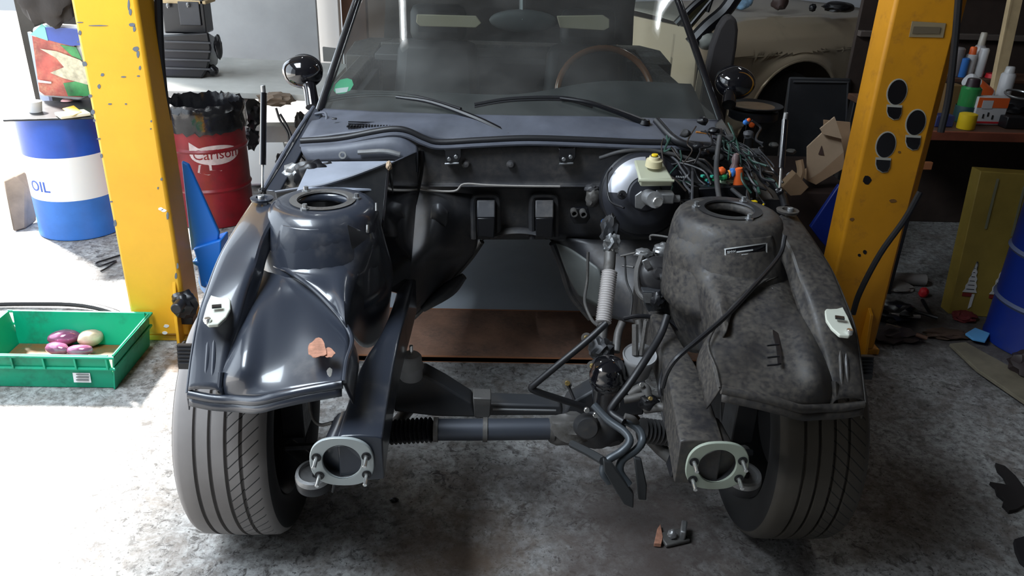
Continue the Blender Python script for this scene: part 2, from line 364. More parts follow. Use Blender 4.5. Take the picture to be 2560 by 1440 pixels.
    # upper rail
    st = [((640, 497, .872), (692, 522, .872)), ((597, 565, .84), (655, 590, .84)), ((557, 640, .805), (634, 655, .805)), ((528, 720, .77), (613, 715, .775)), ((507, 790, .735), (592, 790, .735)),
          ((490, 880, .672), (566, 872, .682)), ((478, 975, .612), (548, 978, .617))]
    rr = []
    for o_, i_ in st:
        a, b = Z(*o_), Z(*i_); e = (b-a).normalized()
        rr.append([F(p) for p in (a-e*.012+V((0, 0, -.05)), a-e*.010+V((0, 0, -.012)), a, a.lerp(b, .5)+V((0, 0, .004)), b, b+e*.006+V((0, 0, -.02)), b+e*.014+V((0, 0, -.045)))])
    rail = surf('upper_rail', rr, P, car, 3, 6, .003)
    tube('rail_edge_lip', [r[1]+V((0, 0, .004)) for r in rr], .004, P, rail, 8)
    # hinge eye at the rear of the rail
    e0 = F(Z(655, 500, .88)); lathe('bonnet_hinge_socket', [(.012, 0), (.026, 0), (.028, .006), (.014, .008), (.012, 0)], e0, P, rail)
    cyl('ball_stud', e0+V((.002, -.012, .002)), .008, .014, STEEL, rail)
    # ribs at the front end
    for (x0, x1, y0, y1, m_) in ((523, 514, 830, 972, P), (538, 531, 832, 975, P)):
        tube('rib', [F(Z(x0, y0, .705)), F(Z((x0+x1)/2, (y0+y1)/2, .662)), F(Z(x1, y1, .614))], .005, m_, rail, 8)
    tube('rib', [F(Z(553, 930, .650)), F(Z(549, 972, .618))], .006, P, rail, 8)
    # headlamp bracket
    ol = [(508, 806), (518, 770), (528, 746), (545, 738), (565, 742), (577, 757), (577, 780), (566, 800), (547, 818), (522, 820)]
    zb = .757
    br = prism('headlamp_bracket', [F(Z(x, y, zb-(y-740)*.00022)) for x, y in ol], (0, 0, .008), CREAM, car); br['label'] = 'cream painted bracket'
    q = [Z(530, 766, zb+.006), Z(554, 764, zb+.006), Z(554, 770, zb+.006), Z(530, 772, zb+.006)]
    prism('slot', [F(p) for p in q], (0, 0, .004), BLK, br, 0)
    cyl('screw', F(Z(520, 808, .745)), .007, .012, BRIGHT, br)
    # rubber clip at the outer edge
    v1, f1 = meshparts(*[boxd(F(Z(462+k*.6, 868+k*9, .665-.006*k)), (.030, .010, .014)) for k in range(6)])
    cl = fromdata('rubber_clip', v1, f1, RUB, car, False)
    # frame rail: four corners per station
    st = [((842, 1095), (956, 1095), .555), ((872, 1000), (972, 990), .572), ((908, 905), (988, 900), .59), ((950, 840), (1004, 826), .60), ((980, 770), (1022, 765), .585), ((998, 705), (1040, 700), .565)]
    sec = []
    for q_, (a, b, z) in enumerate(st):
        so_ = V((-.008*min(q_, 4)*(side > 0), 0, 0)); a, b = Z(*a, z)+so_, Z(*b, z)+so_; d = V((0, 0, -.105)); e = (b-a)*.12
        sec.append([F(p) for p in (a+e+V((0, 0, .004)), (a+b)/2+V((0, 0, .006)), b-e+V((0, 0, .004)), b, b+d, (a+b)/2+d+V((0, 0, -.004)), a+d, a, a+e+V((0, 0, .004)))])
    # sections around: interpolate only along the length
    cols = [cr([s_[k] for s_ in sec], 6) for k in range(9)]
    n = len(cols[0]); vs = [cols[k][i] for i in range(n) for k in range(8)]
    fs = [(i*8+k, i*8+(k+1) % 8, (i+1)*8+(k+1) % 8, (i+1)*8+k) for i in range(n-1) for k in range(8)]+[tuple(range(8)), tuple((n-1)*8+k for k in range(8))]
    fr = bevel(fromdata('frame_rail', vs, fs, P, car), .004)
    # end flange
    fc = F((-.3915, 1.350, .500)) if side < 0 else V((.3915, 1.350, .500))
    W, H = .066, .060
    def sq(rx, rz, y, n=48, p=2.5):
        out = []
        for k in range(n):
            a = 2*PI*k/n; c_, s_ = math.cos(a), math.sin(a); out.append(V((fc.x+rx*math.copysign(abs(c_)**(2/p), c_), y, fc.z+rz*math.copysign(abs(s_)**(2/p), s_))))
        return out
    loops = [sq(W, H, 1.344), sq(W, H, 1.352), sq(.040, .042, 1.352, p=2), sq(.040, .042, 1.344, p=2)]
    vs = [p for l_ in loops for p in l_]; n = 48
    fs = [(i*n+k, i*n+(k+1) % n, ((i+1) % 4)*n+(k+1) % n, ((i+1) % 4)*n+k) for i in range(4) for k in range(n)]
    fg = bevel(fromdata('rail_end_flange', vs, fs, FLG if side < 0 else FLGR, car), .0015)
    lathe('socket', [(.041, -.006), (.043, -.003), (.041, .001), (.040, .12), (0, .12)], fc, DARK, fg, (0, 1, 0))
    for dx, dz in ((-.051, .012), (.051, .016), (-.048, -.034), (.050, -.030)):
        p = fc+V((dx, -.006, dz)); cyl('stud', p, .0045, .030, BRIGHT, fg, (0, -1, -.15), 10); lathe('hole_rim', [(.006, 0), (.010, 0), (.010, .002), (.006, .002)], p, BLK, fg, (0, -1, 0), 16)
    # rear mounting plate behind the flange
    tube('mount_tube', [fc+V((0, .008, 0)), fc+V((.012*(-side), .10, .012))], .050, P, car, 20, 0)
for s in (-1, 1): front_corner(s)

# rust patch on the left inner wing and chips
def patch(name, c, z, rx, ry, m, parent, seed=0):
    P = []
    for k in range(22):
        a = 2*PI*k/22; j = 1+.35*noise.noise(V((math.cos(a)*1.7+seed, math.sin(a)*1.7, seed)))
        P.append(az(c[0]+rx*math.cos(a)*j, c[1]+ry*math.sin(a)*j, z))
    return prism(name, P, (0, 0, .0012), m, parent, 0)
RUSTP = mat('rust_spot', (.42, .20, .13), .7, var=.3, vscale=60)
patch('rust_patch', (793, 872), .708, 24, 24, RUSTP, car, 3); patch('rust_patch', (822, 882), .705, 15, 11, RUSTP, car, 5)
for a in ((824, 931, 7, 10, .697, BRIGHT),): patch('bare_hole', (a[0], a[1]), a[4], a[2], a[3], a[5], car, 1)

# ---- wheels
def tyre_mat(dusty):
    m = bpy.data.materials.new('tyre_rubber'); m.use_nodes = True; nt = m.node_tree; N = nt.nodes; L = nt.links; p = N['Principled BSDF']
    tc = N.new('ShaderNodeTexCoord'); sx = N.new('ShaderNodeSeparateXYZ'); L.new(tc.outputs['Object'], sx.inputs[0])
    def M(op, a, b=None, c=None):
        x = N.new('ShaderNodeMath'); x.operation = op
        for i, q in enumerate((a, b, c)):
            if q is None: continue
            if isinstance(q, (int, float)): x.inputs[i].default_value = q
            else: L.new(q, x.inputs[i])
        return x.outputs[0]
    ang = M('ARCTAN2', sx.outputs[2], sx.outputs[1]); X = sx.outputs[0]
    u = M('FRACT', M('ADD', M('MULTIPLY', ang, 64/(2*PI)), M('MULTIPLY', X, -32 if dusty else 32)))
    line = M('LESS_THAN', u, .11)
    inner = M('MULTIPLY', M('GREATER_THAN', X, .018), M('LESS_THAN', X, .092))
    f = M('MULTIPLY', line, inner)
    r2 = M('POWER', M('ADD', M('POWER', sx.outputs[1], 2.0), M('POWER', sx.outputs[2], 2.0)), .5)
    f = M('MULTIPLY', f, M('GREATER_THAN', r2, .300))
    n = N.new('ShaderNodeTexNoise'); n.inputs['Scale'].default_value = 12; n.inputs['Detail'].default_value = 7; L.new(tc.outputs['Object'], n.inputs[0])
    tr = M('GREATER_THAN', r2, .2965)
    x = N.new('ShaderNodeMix'); x.data_type = 'RGBA'; L.new(n.outputs[0], x.inputs[0])
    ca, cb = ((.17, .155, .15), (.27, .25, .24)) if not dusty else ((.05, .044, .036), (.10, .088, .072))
    x.inputs[6].default_value = (*ca, 1); x.inputs[7].default_value = (*cb, 1)
    y = N.new('ShaderNodeMix'); y.data_type = 'RGBA'; L.new(tr, y.inputs[0]); y.inputs[6].default_value = (.016, .016, .017, 1); L.new(x.outputs[2], y.inputs[7])
    z = N.new('ShaderNodeMix'); z.data_type = 'RGBA'; L.new(f, z.inputs[0]); L.new(y.outputs[2], z.inputs[6]); z.inputs[7].default_value = (.015, .015, .016, 1)
    L.new(z.outputs[2], p.inputs['Base Color']); p.inputs['Roughness'].default_value = .6
    return m
def wheel(side):
    c = V((side*.705, 1.80, .315)); k = -side
    w_ = thing('wheel', None, None, c); w_.parent = car; w_.matrix_parent_inverse = Matrix.Translation(-wloc(car))
    prof = [(.205, -.088), (.225, -.104), (.262, -.113), (.292, -.110), (.306, -.100), (.3125, -.088)]
    g = [-.052, -.018, .018, .052]
    for x in g:
        prof += [(.3148 if abs(x) < .03 else .3140, x-.0045), (.3055, x-.0035), (.3055, x+.0035), (.3148 if abs(x) < .03 else .3140, x+.0045)]
    prof += [(.3125, .088), (.306, .100), (.292, .110), (.262, .113), (.240, .108), (.225, .104), (.205, .088), (.205, -.088)]
    v, f = lathed(prof, (0, 0, 0), (1, 0, 0), 96)
    if k < 0: v = [V((-p.x, p.y, p.z)) for p in v]
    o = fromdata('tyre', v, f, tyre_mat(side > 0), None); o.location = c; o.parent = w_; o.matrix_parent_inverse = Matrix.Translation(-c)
    v, f = lathed([(.207, .095), (.212, .098), (.200, .085), (.190, .06), (.185, -.03), (.19, -.07), (.207, -.088), (.200, -.085), (.10, -.075), (.06, -.06), (0, -.06)], (0, 0, 0), (1, 0, 0), 48)
    v = [V((p.x*k, p.y, p.z))+c for p in v]; fromdata('rim', v, f, DARK, w_)
    v, f = lathed([(0, .010), (.06, .010), (.145, .006), (.145, -.012), (.06, -.02), (0, -.02)], (0, 0, 0), (1, 0, 0), 48)
    v = [V((p.x*k, p.y, p.z))+c for p in v]; fromdata('brake_disc', v, f, DARK, w_)
    # hub carrier, damper tube, control arm
    hx = c.x+k*.10
    tube('damper', [V((hx+k*.02, 1.83, .36)), V((-.505*k if False else side*.53, 1.875, .80))], .026, ALUD if side < 0 else DARK, car, 14, 0)
    box('hub_carrier', (hx, 1.82, .33), (.06, .10, .16), DARK, car)
    tube('control_arm', [V((hx-k*.01, 1.76, .235)), V((side*.50, 1.66, .235)), V((side*.40, 1.72, .24)), V((side*.30, 1.95, .25))], .018, ALUD, car, 10)
    tube('tie_rod', [V((hx, 1.69, .28)), V((side*.40, 1.70, .29))], .009, DARK, car, 8, 0)
for s in (-1, 1): wheel(s)

# ---- windscreen, pillars, cowl
def gY(px, py):
    a = 2.40+.17*((px-1300)/500)**2; b = 2.94+.11*((px-1300)/400)**2; return a+(b-a)*(290-py)/290
bot = [at(806, 272, 2.57), at(950, 280, 2.48), at(1120, 286, 2.42), at(1300, 290, 2.40), at(1480, 292, 2.42), at(1660, 297, 2.49), at(1798, 300, 2.58)]
mid = [at(900, 0, 3.05), at(1030, 0, 2.98), at(1160, 0, 2.95), at(1300, 0, 2.94), at(1430, 0, 2.95), at(1570, 0, 2.98), at(1690, 0, 3.06)]
top = [b+(m_-b)*1.25 for b, m_ in zip(bot, mid)]
ws = surf('windscreen', [bot, mid, top], GLASS, car, 5, 8, 0); ws['label'] = 'dusty windscreen glass'
tube('pillar', [bot[0]+V((-.006, -.01, -.01)), mid[0]+V((-.008, 0, 0)), top[0]], .013, GLOSSB, car, 12)
tube('pillar', [bot[6]+V((.006, -.01, -.01)), mid[6]+V((.008, 0, 0)), top[6]], .013, GLOSSB, car, 12)
tube('pillar_glint', [bot[0]+V((-.016, -.018, -.006)), mid[0]+V((-.018, -.006, .004)), top[0]+V((-.008, 0, 0))], .0055, STEEL, car, 8)  # bright steel strip stands in for daylight reflected along the left pillar
tube('header_rail', [p+V((0, .01, .005)) for p in top], .022, BLK, car, 12)
for pts, nm in (([(868, 196), (880, 200), (884, 212), (876, 226), (860, 234), (842, 235), (834, 226), (838, 212), (850, 200)], GRN), ):
    st_ = prism('round_sticker', [at(x, y, gY(x, y)-.006) for x, y in pts], (0, -.001, .001), flat('sticker_green', (.08, .55, .28)), car, 0); st_['label'] = 'green round windscreen sticker'
prism('sticker_band', [at(x, y, gY(x, y)-.008) for x, y in ((838, 222), (872, 218), (868, 230), (840, 234))], (0, -.001, .001), WHITE, st_, 0)
sealp = [(752, 353), (850, 346), (935, 330), (985, 323), (1020, 328), (1060, 346), (1100, 356), (1200, 351), (1320, 346), (1460, 350), (1600, 356), (1700, 358), (1800, 366)]
seal = [at(x, y, 2.30) for x, y in sealp]
sl = tube('bonnet_seal', seal, .010, RUB, car, 10)
tube('seal_lip', [p+V((0, -.012, -.012)) for p in seal], .007, COWLM, sl, 8)
r0 = [at(x, y-4, 2.31) for x, y in sealp[::2]]
r2 = [at(790, 290, 2.52), at(930, 290, 2.45), at(1100, 292, 2.40), at(1300, 296, 2.385), at(1480, 300, 2.40), at(1660, 304, 2.47), at(1806, 308, 2.57)]
r1 = [a.lerp(b, .5)+V((0, 0, .004)) for a, b in zip(r0, r2)]
cw = surf('cowl_panel', [r0, r1, r2, bot], COWLM, car, 6, 4, .004)
vv = []
for k in range(16):
    a, b = at(872+k*7.5, 309+abs(k-6)*.7, 2.375), at(872+k*7.5, 328-abs(k-4)*.9, 2.335); vv.append(boxd((a+b)/2+V((0, 0, .006)), (.004, .05, .004), rx=-.1))
for k in range(4): vv.append(boxd(at(930, 311+k*5, 2.37-k*.012)+V((0, 0, .006)), (.14, .003, .003)))
fromdata('vent_grille', *meshparts(*vv), BLK, cw, False)
for x, y in ((836, 300), (958, 302), (1075, 303), (1218, 312), (1360, 318), (1500, 312)): box('clip', at(x, y, 2.40)+V((0, 0, .004)), (.016, .010, .005), BLK, cw)
def wiper(pts, bl):
    a = tube('wiper_arm', [at(x, y, Y_) for x, y, Y_ in pts], [.010, .009, .007, .005][:len(pts)], BLK, car, 8)
    tube('wiper_blade', [at(x, y, gY(x, y)-.015) for x, y in bl], .006, RUB, a, 8)
    tube('blade_rubber', [at(x, y+6, gY(x, y+6)-.008) for x, y in bl], .004, RUB, a, 6)
    lathe('pivot_cap', [(0, .016), (.014, .012), (.018, 0)], at(*pts[0])+V((0, 0, -.004)), BLK, a)
wiper([(1272, 336, 2.34), (1190, 296, 2.38), (1080, 256, 2.44), (990, 242, 2.47)], [(812, 249), (870, 239), (950, 234), (1030, 240), (1100, 257), (1152, 273)])
wiper([(1612, 306, 2.42), (1540, 278, 2.43), (1470, 256, 2.44), (1400, 245, 2.46)], [(1186, 262), (1260, 249), (1340, 244), (1420, 246), (1482, 262)])
# left screen corner bracket
tube('bracket_loop', [at(788, 285, 2.5), at(812, 282, 2.48), at(816, 300, 2.46), at(806, 322, 2.42), at(795, 335, 2.38)], .004, COWLM, car, 8)

# ---- door mirrors
for s_, c_, b_, sc in ((-1, (756, 180), (782, 268), 1), (1, (1838, 208), (1822, 262), 1)):
    c0 = at(*c_, 2.74); b0 = at(*b_, 2.66)
    o = lump('door_mirror', c0, (.067, .052, .055), GLOSSB, car, 3, .06, 1, 4)
    tube('mirror_stalk', [c0+V((-s_*.012, 0, -.02)), c0.lerp(b0, .5)+V((-s_*.008, 0, 0)), b0], [.028, .022, .024], GLOSSB, o, 12)
    lathe('mirror_rim', [(.044, 0), (.052, .002), (.050, .008), (.042, .006)], c0+V((0, .045, 0)), BLK, o, (0, 1, 0), sx=1.15, close=True)

# ---- doors, sills, floor pan, rear body (mostly hidden)
for s_ in (-1, 1):
    prism('door', [V((s_*.66, y, z)) for y, z in ((2.66, .25), (3.95, .25), (3.98, .90), (2.72, .90), (2.60, .84))], (s_*.07, 0, 0), PAINTD, car, .01)
    box('door_card', (s_*.64, 3.3, .58), (.03, 1.2, .55), DKGREY, car)
    prism('sill', [V((s_*.62, y, z)) for y, z in ((2.4, .22), (4.0, .22), (4.0, .30), (2.4, .30))], (s_*.10, 0, 0), BLK, car, .006)
    prism('rear_quarter', [V((s_*.66, y, z)) for y, z in ((3.98, .28), (4.0, .9), (4.3, .92), (4.9, .86), (5.05, .6), (5.0, .3), (4.62, .3), (4.55, .55), (4.27, .66), (4.0, .5))], (s_*.14, 0, 0), PAINTD, car, .02)
box('floor_pan', (-.42, 3.75, .275), (.46, 1.4, .03), BLK, car); box('floor_pan', (.46, 3.75, .275), (.42, 1.4, .03), BLK, car)
hexa('boot_lid', [(-.66, 4.25, .93), (.66, 4.25, .93), (.6, 5.0, .86), (-.6, 5.0, .86)], [(-.66, 4.25, .89), (.66, 4.25, .89), (.6, 5.0, .82), (-.6, 5.0, .82)], PAINTD, car, .01)
box('rear_panel', (0, 5.0, .58), (1.3, .04, .5), PAINTD, car); box('rear_bulkhead', (0, 4.22, .58), (1.3, .03, .66), BLK, car)
# ---- cabin
TRIMM = mat('grey_cabin_trim', (.055, .055, .058), .6, var=.2)
surf('dashboard', [[V((x, 2.60-.14*math.cos(x*1.9), .925)) for x in (-.62, -.3, 0, .3, .62)], [V((x, 2.74, .95+(.03 if x > .2 else 0))) for x in (-.62, -.3, 0, .3, .62)], [V((x, 2.90, .945+(.055 if x > .2 else 0))) for x in (-.62, -.3, 0, .3, .62)], [V((x, 2.98, .86)) for x in (-.62, -.3, 0, .3, .62)], [V((x, 3.0, .5)) for x in (-.62, -.3, 0, .3, .62)]], TRIMM, car, 5, 4, .01)
sc = at(1512, 236, 3.12); sn = V((0, -.80, .45)).normalized()
sw = thing('steering_wheel', None, None, sc); sw.parent = car; sw.matrix_parent_inverse = Matrix.Translation(-wloc(car))
v, f = lathed([(.185+.013*math.cos(t), .013*math.sin(t)) for t in [2*PI*k/10 for k in range(10)]], sc, sn, 48, close=True); fromdata('wooden_rim', v, f, WOODR, sw)
u_ = V((1, 0, 0)); w2 = sn.cross(u_)
for a in (0, 180, 270): q = u_*math.cos(math.radians(a))+w2*math.sin(math.radians(a)); tube('spoke', [sc+q*.03, sc+q*.185], .012, BLK, sw, 8, 0)
cyl('hub', sc-sn*.03, .055, .05, BLK, sw, sn); tube('steering_column', [sc-sn*.02, sc-sn*.25], .035, BLK, sw, 12, 0)
for s_ in (-.34, .36):
    st_ = thing('seat', None, None, (s_, 3.6, .3)); st_.parent = car; st_.matrix_parent_inverse = Matrix.Translation(-wloc(car))
    o = box('seat_back', (s_, 3.80, .70), (.46, .14, .62), SEATM, st_, rx=-.25, bv=.05, taper=.8); box('seat_cushion', (s_, 3.52, .42), (.48, .5, .16), SEATM, st_, bv=.04); box('headrest', (s_, 3.90, 1.07), (.26, .10, .17), SEATM, st_, rx=-.2, bv=.04)
box('centre_console', (.02, 3.45, .64), (.22, .8, .14), TRIMM, car, bv=.03)
box('rear_deck', (0, 4.1, .90), (1.3, .3, .03), TRIMM, car)
rv = lump('rear_view_mirror', at(1308, 52, 3.02), (.125, .02, .040), TRIMM, car, 2, .02, 1); tube('mirror_stem', [at(1306, 52, 3.01), at(1306, -30, 3.06)], .012, BLK, rv, 8, 0)
for pts in (((1042, 36), (1190, 40), (1204, 58), (1190, 70), (1050, 66), (1040, 56)), ((1392, 40), (1508, 38), (1524, 48), (1524, 70), (1510, 77), (1400, 70))):
    o = prism('sun_visor', [at(x, y, 3.06) for x, y in pts], (0, .012, 0), TAN, car, .003); o['label'] = 'tan sun visor'
# soft top behind the header: frame and cloth so that the cabin is closed and dark
surf('soft_top', [[t_+V((0, .03, .012)) for t_ in top], [V((x, 3.7, 1.33-.12*x*x)) for x in (-.58, -.4, -.2, 0, .2, .4, .58)], [V((x, 4.05, 1.24-.15*x*x)) for x in (-.6, -.4, -.2, 0, .2, .4, .6)], [V((x, 4.25, .95)) for x in (-.64, -.4, -.2, 0, .2, .4, .64)]], CLOTH, car, 3, 5, .004)

# ---- firewall
fx = [(1035, 1), (1180, 2), (1330, 3), (1480, 4), (1650, 5), (1800, 6), (1900, 7)]
surf('upper_firewall', [[at(x, 362 if x < 1700 else 372, 2.325) for x, _ in fx], [at(x, 372+(10 if x > 1600 else 0), 2.31) for x, _ in fx], [at(x, 420, 2.315) for x, _ in fx], [at(x, 458, 2.32) for x, _ in fx], [at(x, 466, 2.30) for x, _ in fx]], BAY, car, 4, 4, .004)
surf('lower_firewall', [[at(x, 466, 2.30) for x, _ in fx], [at(x, 474, 2.35) for x, _ in fx], [at(x, 530, 2.36) for x, _ in fx], [at(x, 598, 2.37) for x, _ in fx]], BAY, car, 4, 4, .004)
wl = tube('ledge_wire', [at(x, y, 2.285) for x, y in ((1000, 425), (1040, 462), (1060, 474), (1135, 478), (1160, 460), (1220, 463), (1300, 465), (1400, 466))], .0035, DUSTY, car, 6)
for x in (1165, 1277): o = lathe('dimple', [(0, .010), (.008, .008), (.013, 0)], at(x, 411, 2.305), BAY, car, (0, -1, .2))
for x in (1131, 1417):
    bk = prism('hinge_bracket', [at(x+a, b, 2.285) for a, b in ((-20, 372), (22, 370), (22, 392), (14, 408), (-18, 410))], (0, .02, 0), GLOSSB, car)
    for a, b in ((-8, 397), (9, 391)): cyl('bolt', at(x+a, b, 2.283), .006, .008, STEEL, bk, (0, -1, 0), 10)
    tube('bracket_edge', [at(x-19, 410, 2.283), at(x+16, 408, 2.283)], .003, STEEL, bk, 6, 0)
for x in (1214, 1360):
    fr_ = tube('cover_frame', [at(x+a, b, 2.335) for a, b in ((-30, 596), (-31, 520), (-28, 496), (-18, 490), (18, 490), (29, 497), (31, 520), (31, 590))], .010, BAY, car, 8, 3)
    hexa('cover_flap', [at(x-22, 500, 2.30), at(x+24, 500, 2.30), at(x+24, 545, 2.27), at(x-22, 545, 2.27)], [at(x-22, 500, 2.34), at(x+24, 500, 2.34), at(x+24, 545, 2.33), at(x-22, 545, 2.33)], BAY, fr_)
    hexa('cover_tongue', [at(x-22, 545, 2.27), at(x+24, 545, 2.27), at(x+22, 596, 2.275), at(x-20, 592, 2.275)], [at(x-22, 545, 2.31), at(x+24, 545, 2.31), at(x+22, 596, 2.33), at(x-20, 592, 2.33)], BLK, fr_)
surf('tunnel_arch_lip', [[at(x, y, 2.34) for x, y in ((1225, 580), (1260, 572), (1295, 569), (1330, 572), (1365, 580))], [at(x, y+14, 2.32) for x, y in ((1225, 580), (1260, 572), (1295, 569), (1330, 572), (1365, 580))], [at(x, y+18, 2.36) for x, y in ((1225, 580), (1260, 572), (1295, 569), (1330, 572), (1365, 580))]], BAY, car, 4, 2, .003)
tn = [at(1035, 790, 2.47), at(1110, 715, 2.44), at(1170, 650, 2.42), at(1205, 600, 2.40), at(1250, 584, 2.38), at(1300, 578, 2.38), at(1350, 584, 2.38), at(1382, 604, 2.40), at(1405, 660, 2.42), at(1428, 730, 2.46), at(1475, 790, 2.48)]
surf('transmission_tunnel', [tn, [V((p.x*.85+.005, 3.0, min(p.z, .52))) for p in tn], [V((p.x*.85+.005, 3.6, min(p.z, .47))) for p in tn]], BLK, car, 3, 3, .006)
# toe boards
surf('toe_board', [[at(1035, 475, 2.30), at(1090, 478, 2.32), at(1140, 482, 2.34), at(1190, 486, 2.35)], [at(1028, 545, 2.28), at(1090, 520, 2.24), at(1140, 540, 2.29), at(1190, 560, 2.35)],
    [at(1020, 620, 2.22), at(1080, 610, 2.19), at(1140, 620, 2.30), at(1192, 612, 2.38)], [at(1005, 690, 2.14), at(1060, 660, 2.22), at(1110, 650, 2.34), at(1168, 652, 2.40)], [at(1000, 748, 2.06), at(1035, 735, 2.20), at(1065, 728, 2.32), at(1105, 715, 2.42)], [at(1012, 790, 2.04), at(1020, 790, 2.2), at(1025, 790, 2.32), at(1035, 788, 2.45)]], BAY, car, 6, 6, .004)
tube('tunnel_flange', [p+V((0, -.012, 0)) for p in tn[:4]], .009, ALUD, car, 8); tube('tunnel_flange', [at(1058, 772, 2.40), at(1120, 725, 2.38), at(1160, 690, 2.38)], [.012, .026, .012], BAY, car, 10)
surf('toe_board', [[at(1382, 598, 2.40), at(1430, 596, 2.36), at(1500, 600, 2.34), at(1620, 600, 2.33), at(1720, 600, 2.30)], [at(1405, 655, 2.41), at(1450, 655, 2.34), at(1520, 680, 2.26), at(1620, 700, 2.2), at(1700, 700, 2.15)],
    [at(1428, 728, 2.44), at(1480, 725, 2.33), at(1540, 740, 2.22), at(1620, 760, 2.14), at(1680, 760, 2.08)], [at(1475, 790, 2.46), at(1510, 790, 2.32), at(1550, 800, 2.22), at(1600, 810, 2.12), at(1650, 815, 2.04)]], BAY, car, 6, 6, .004)
surf('heat_shield', [[at(1390, 608, 2.33), at(1420, 618, 2.32), at(1455, 640, 2.30), at(1500, 672, 2.26)], [at(1420, 690, 2.34), at(1450, 690, 2.31), at(1480, 700, 2.27), at(1505, 715, 2.24)], [at(1450, 745, 2.36), at(1470, 755, 2.32), at(1490, 765, 2.28), at(1508, 775, 2.25)]], mat('grey_heat_shield', (.13, .14, .135), .55, .3, var=.2), car, 5, 5, .003)
tube('tunnel_flange', [p+V((0, -.012, 0)) for p in tn[7:]], .014, BAY, car, 8)
surf('bulge', [[at(1080, 512, 2.22), at(1100, 508, 2.215), at(1122, 530, 2.22)], [at(1078, 530, 2.215), at(1098, 530, 2.20), at(1120, 548, 2.22)], [at(1076, 545, 2.22), at(1096, 556, 2.22), at(1114, 566, 2.225)]], BAY, car, 5, 5, .004)

# ---- left rear corner of the bay: plenum, partition, diagonal bar
surf('plenum_wall', [[at(x, y, 2.29) for x, y in ((752, 362), (850, 356), (940, 342), (1000, 340), (1045, 368))], [at(x, y, 2.27) for x, y in ((755, 380), (850, 372), (940, 362), (1000, 364), (1045, 392))], [at(x, y, 2.26) for x, y in ((770, 404), (850, 402), (930, 402), (990, 400), (1045, 430))]], COWLM, car, 5, 4, .004)
tube('plenum_rib', [at(895, 381, 2.25), at(960, 378, 2.25), at(1000, 386, 2.25)], .007, ALU, car, 8)
lathe('grommet', [(.006, 0), (.011, 0), (.011, .006), (.006, .006)], at(857, 388, 2.25), ALU, car, (0, -1, .3), 20, close=True)
PLM = mat('pale_shelf_paint', (.36, .39, .46), .3, .2, var=.15)
hexa('bay_shelf', [az(775, 404, .885), az(992, 402, .885), az(975, 470, .86), az(740, 480, .86)], [p+V((0, 0, -.006)) for p in (az(775, 404, .885), az(992, 402, .885), az(975, 470, .86), az(740, 480, .86))], PLM, car, .001)
lump('drain_box', at(735, 440, 2.2), (.035, .03, .035), ALU, car, 4, .3); lump('plug_socket', at(780, 440, 2.18), (.05, .03, .045), BLK, car, 5, .3); lump('plug_socket', at(822, 432, 2.2), (.03, .03, .03), DARK, car, 6, .3)
pt = [(688, 482), (740, 474), (800, 466), (870, 446), (930, 424), (968, 409), (982, 420), (984, 580), (940, 580), (700, 560)]
prism('partition_panel', [at(x, y, 2.05) for x, y in pt], (0, .008, 0), mat('dusty_partition', (.03, .031, .034), .5, dust=(.06, .058, .055), damt=.5), car)
tube('partition_trim', [at(x, y-2, 2.045) for x, y in pt[:6]], .004, COWLM, car, 6)
lump('foam_corner', at(972, 414, 2.045), (.008, .008, .012), CARDL, car)
hexa('bay_side_wall', [at(975, 410, 2.06), at(1052, 375, 2.31), at(1022, 740, 2.10), at(945, 720, 1.86)], [at(968, 410, 2.06), at(1044, 375, 2.31), at(1014, 740, 2.10), at(938, 720, 1.86)], GLOSSB, car, .001)
tube('bay_seam', [at(1052, 378, 2.31), at(1050, 430, 2.29), at(1030, 520, 2.24), at(1000, 590, 2.16)], .010, BLK, car, 8)
dbar = [(790, 268), (772, 300), (728, 352), (690, 410), (662, 470)]
o = hexa('wing_brace', [at(786, 268, 2.55), at(806, 285, 2.5), at(700, 480, 2.10), at(662, 476, 2.10)], [at(786, 272, 2.60), at(806, 292, 2.55), at(700, 500, 2.13), at(662, 492, 2.13)], PAINT, car, .004)
tube('brace_edge', [at(784, 268, 2.55), at(728, 352, 2.33), at(658, 474, 2.10)], .006, COWLM, o, 8)
hexa('wing_brace', [MX(at(786, 268, 2.55)), MX(at(806, 285, 2.5)), MX(at(700, 480, 2.10)), MX(at(662, 476, 2.10))], [MX(at(786, 272, 2.60)), MX(at(806, 292, 2.55)), MX(at(700, 500, 2.13)), MX(at(662, 492, 2.13))], PAINTD, car, .004)
for P_, nm in ((((700, 285), (720, 320), (745, 380), (762, 402)), 'bonnet_cable'), (((690, 270), (700, 300), (718, 330), (722, 352)), 'bonnet_cable')): tube(nm, [at(x, y, 2.4) for x, y in P_], .004, BLK, car, 6)
# gas struts standing on the rails
for P_ in (((659, 232, 2.12), (657, 412, 2.06), (656, 478, 2.03)), ((1962, 300, 2.12), (1953, 420, 2.06), (1949, 478, 2.03))):
    a, b, c_ = [at(*p) for p in P_]; o = tube('gas_strut', [a, b], .0085, GLOSSB, car, 12, 0); tube('strut_rod', [b, c_], .0035, BRIGHT, o, 8, 0); cyl('strut_end', a, .006, .02, ALU, o)
    lump('strut_socket', c_, (.010, .010, .010), BLK, o)

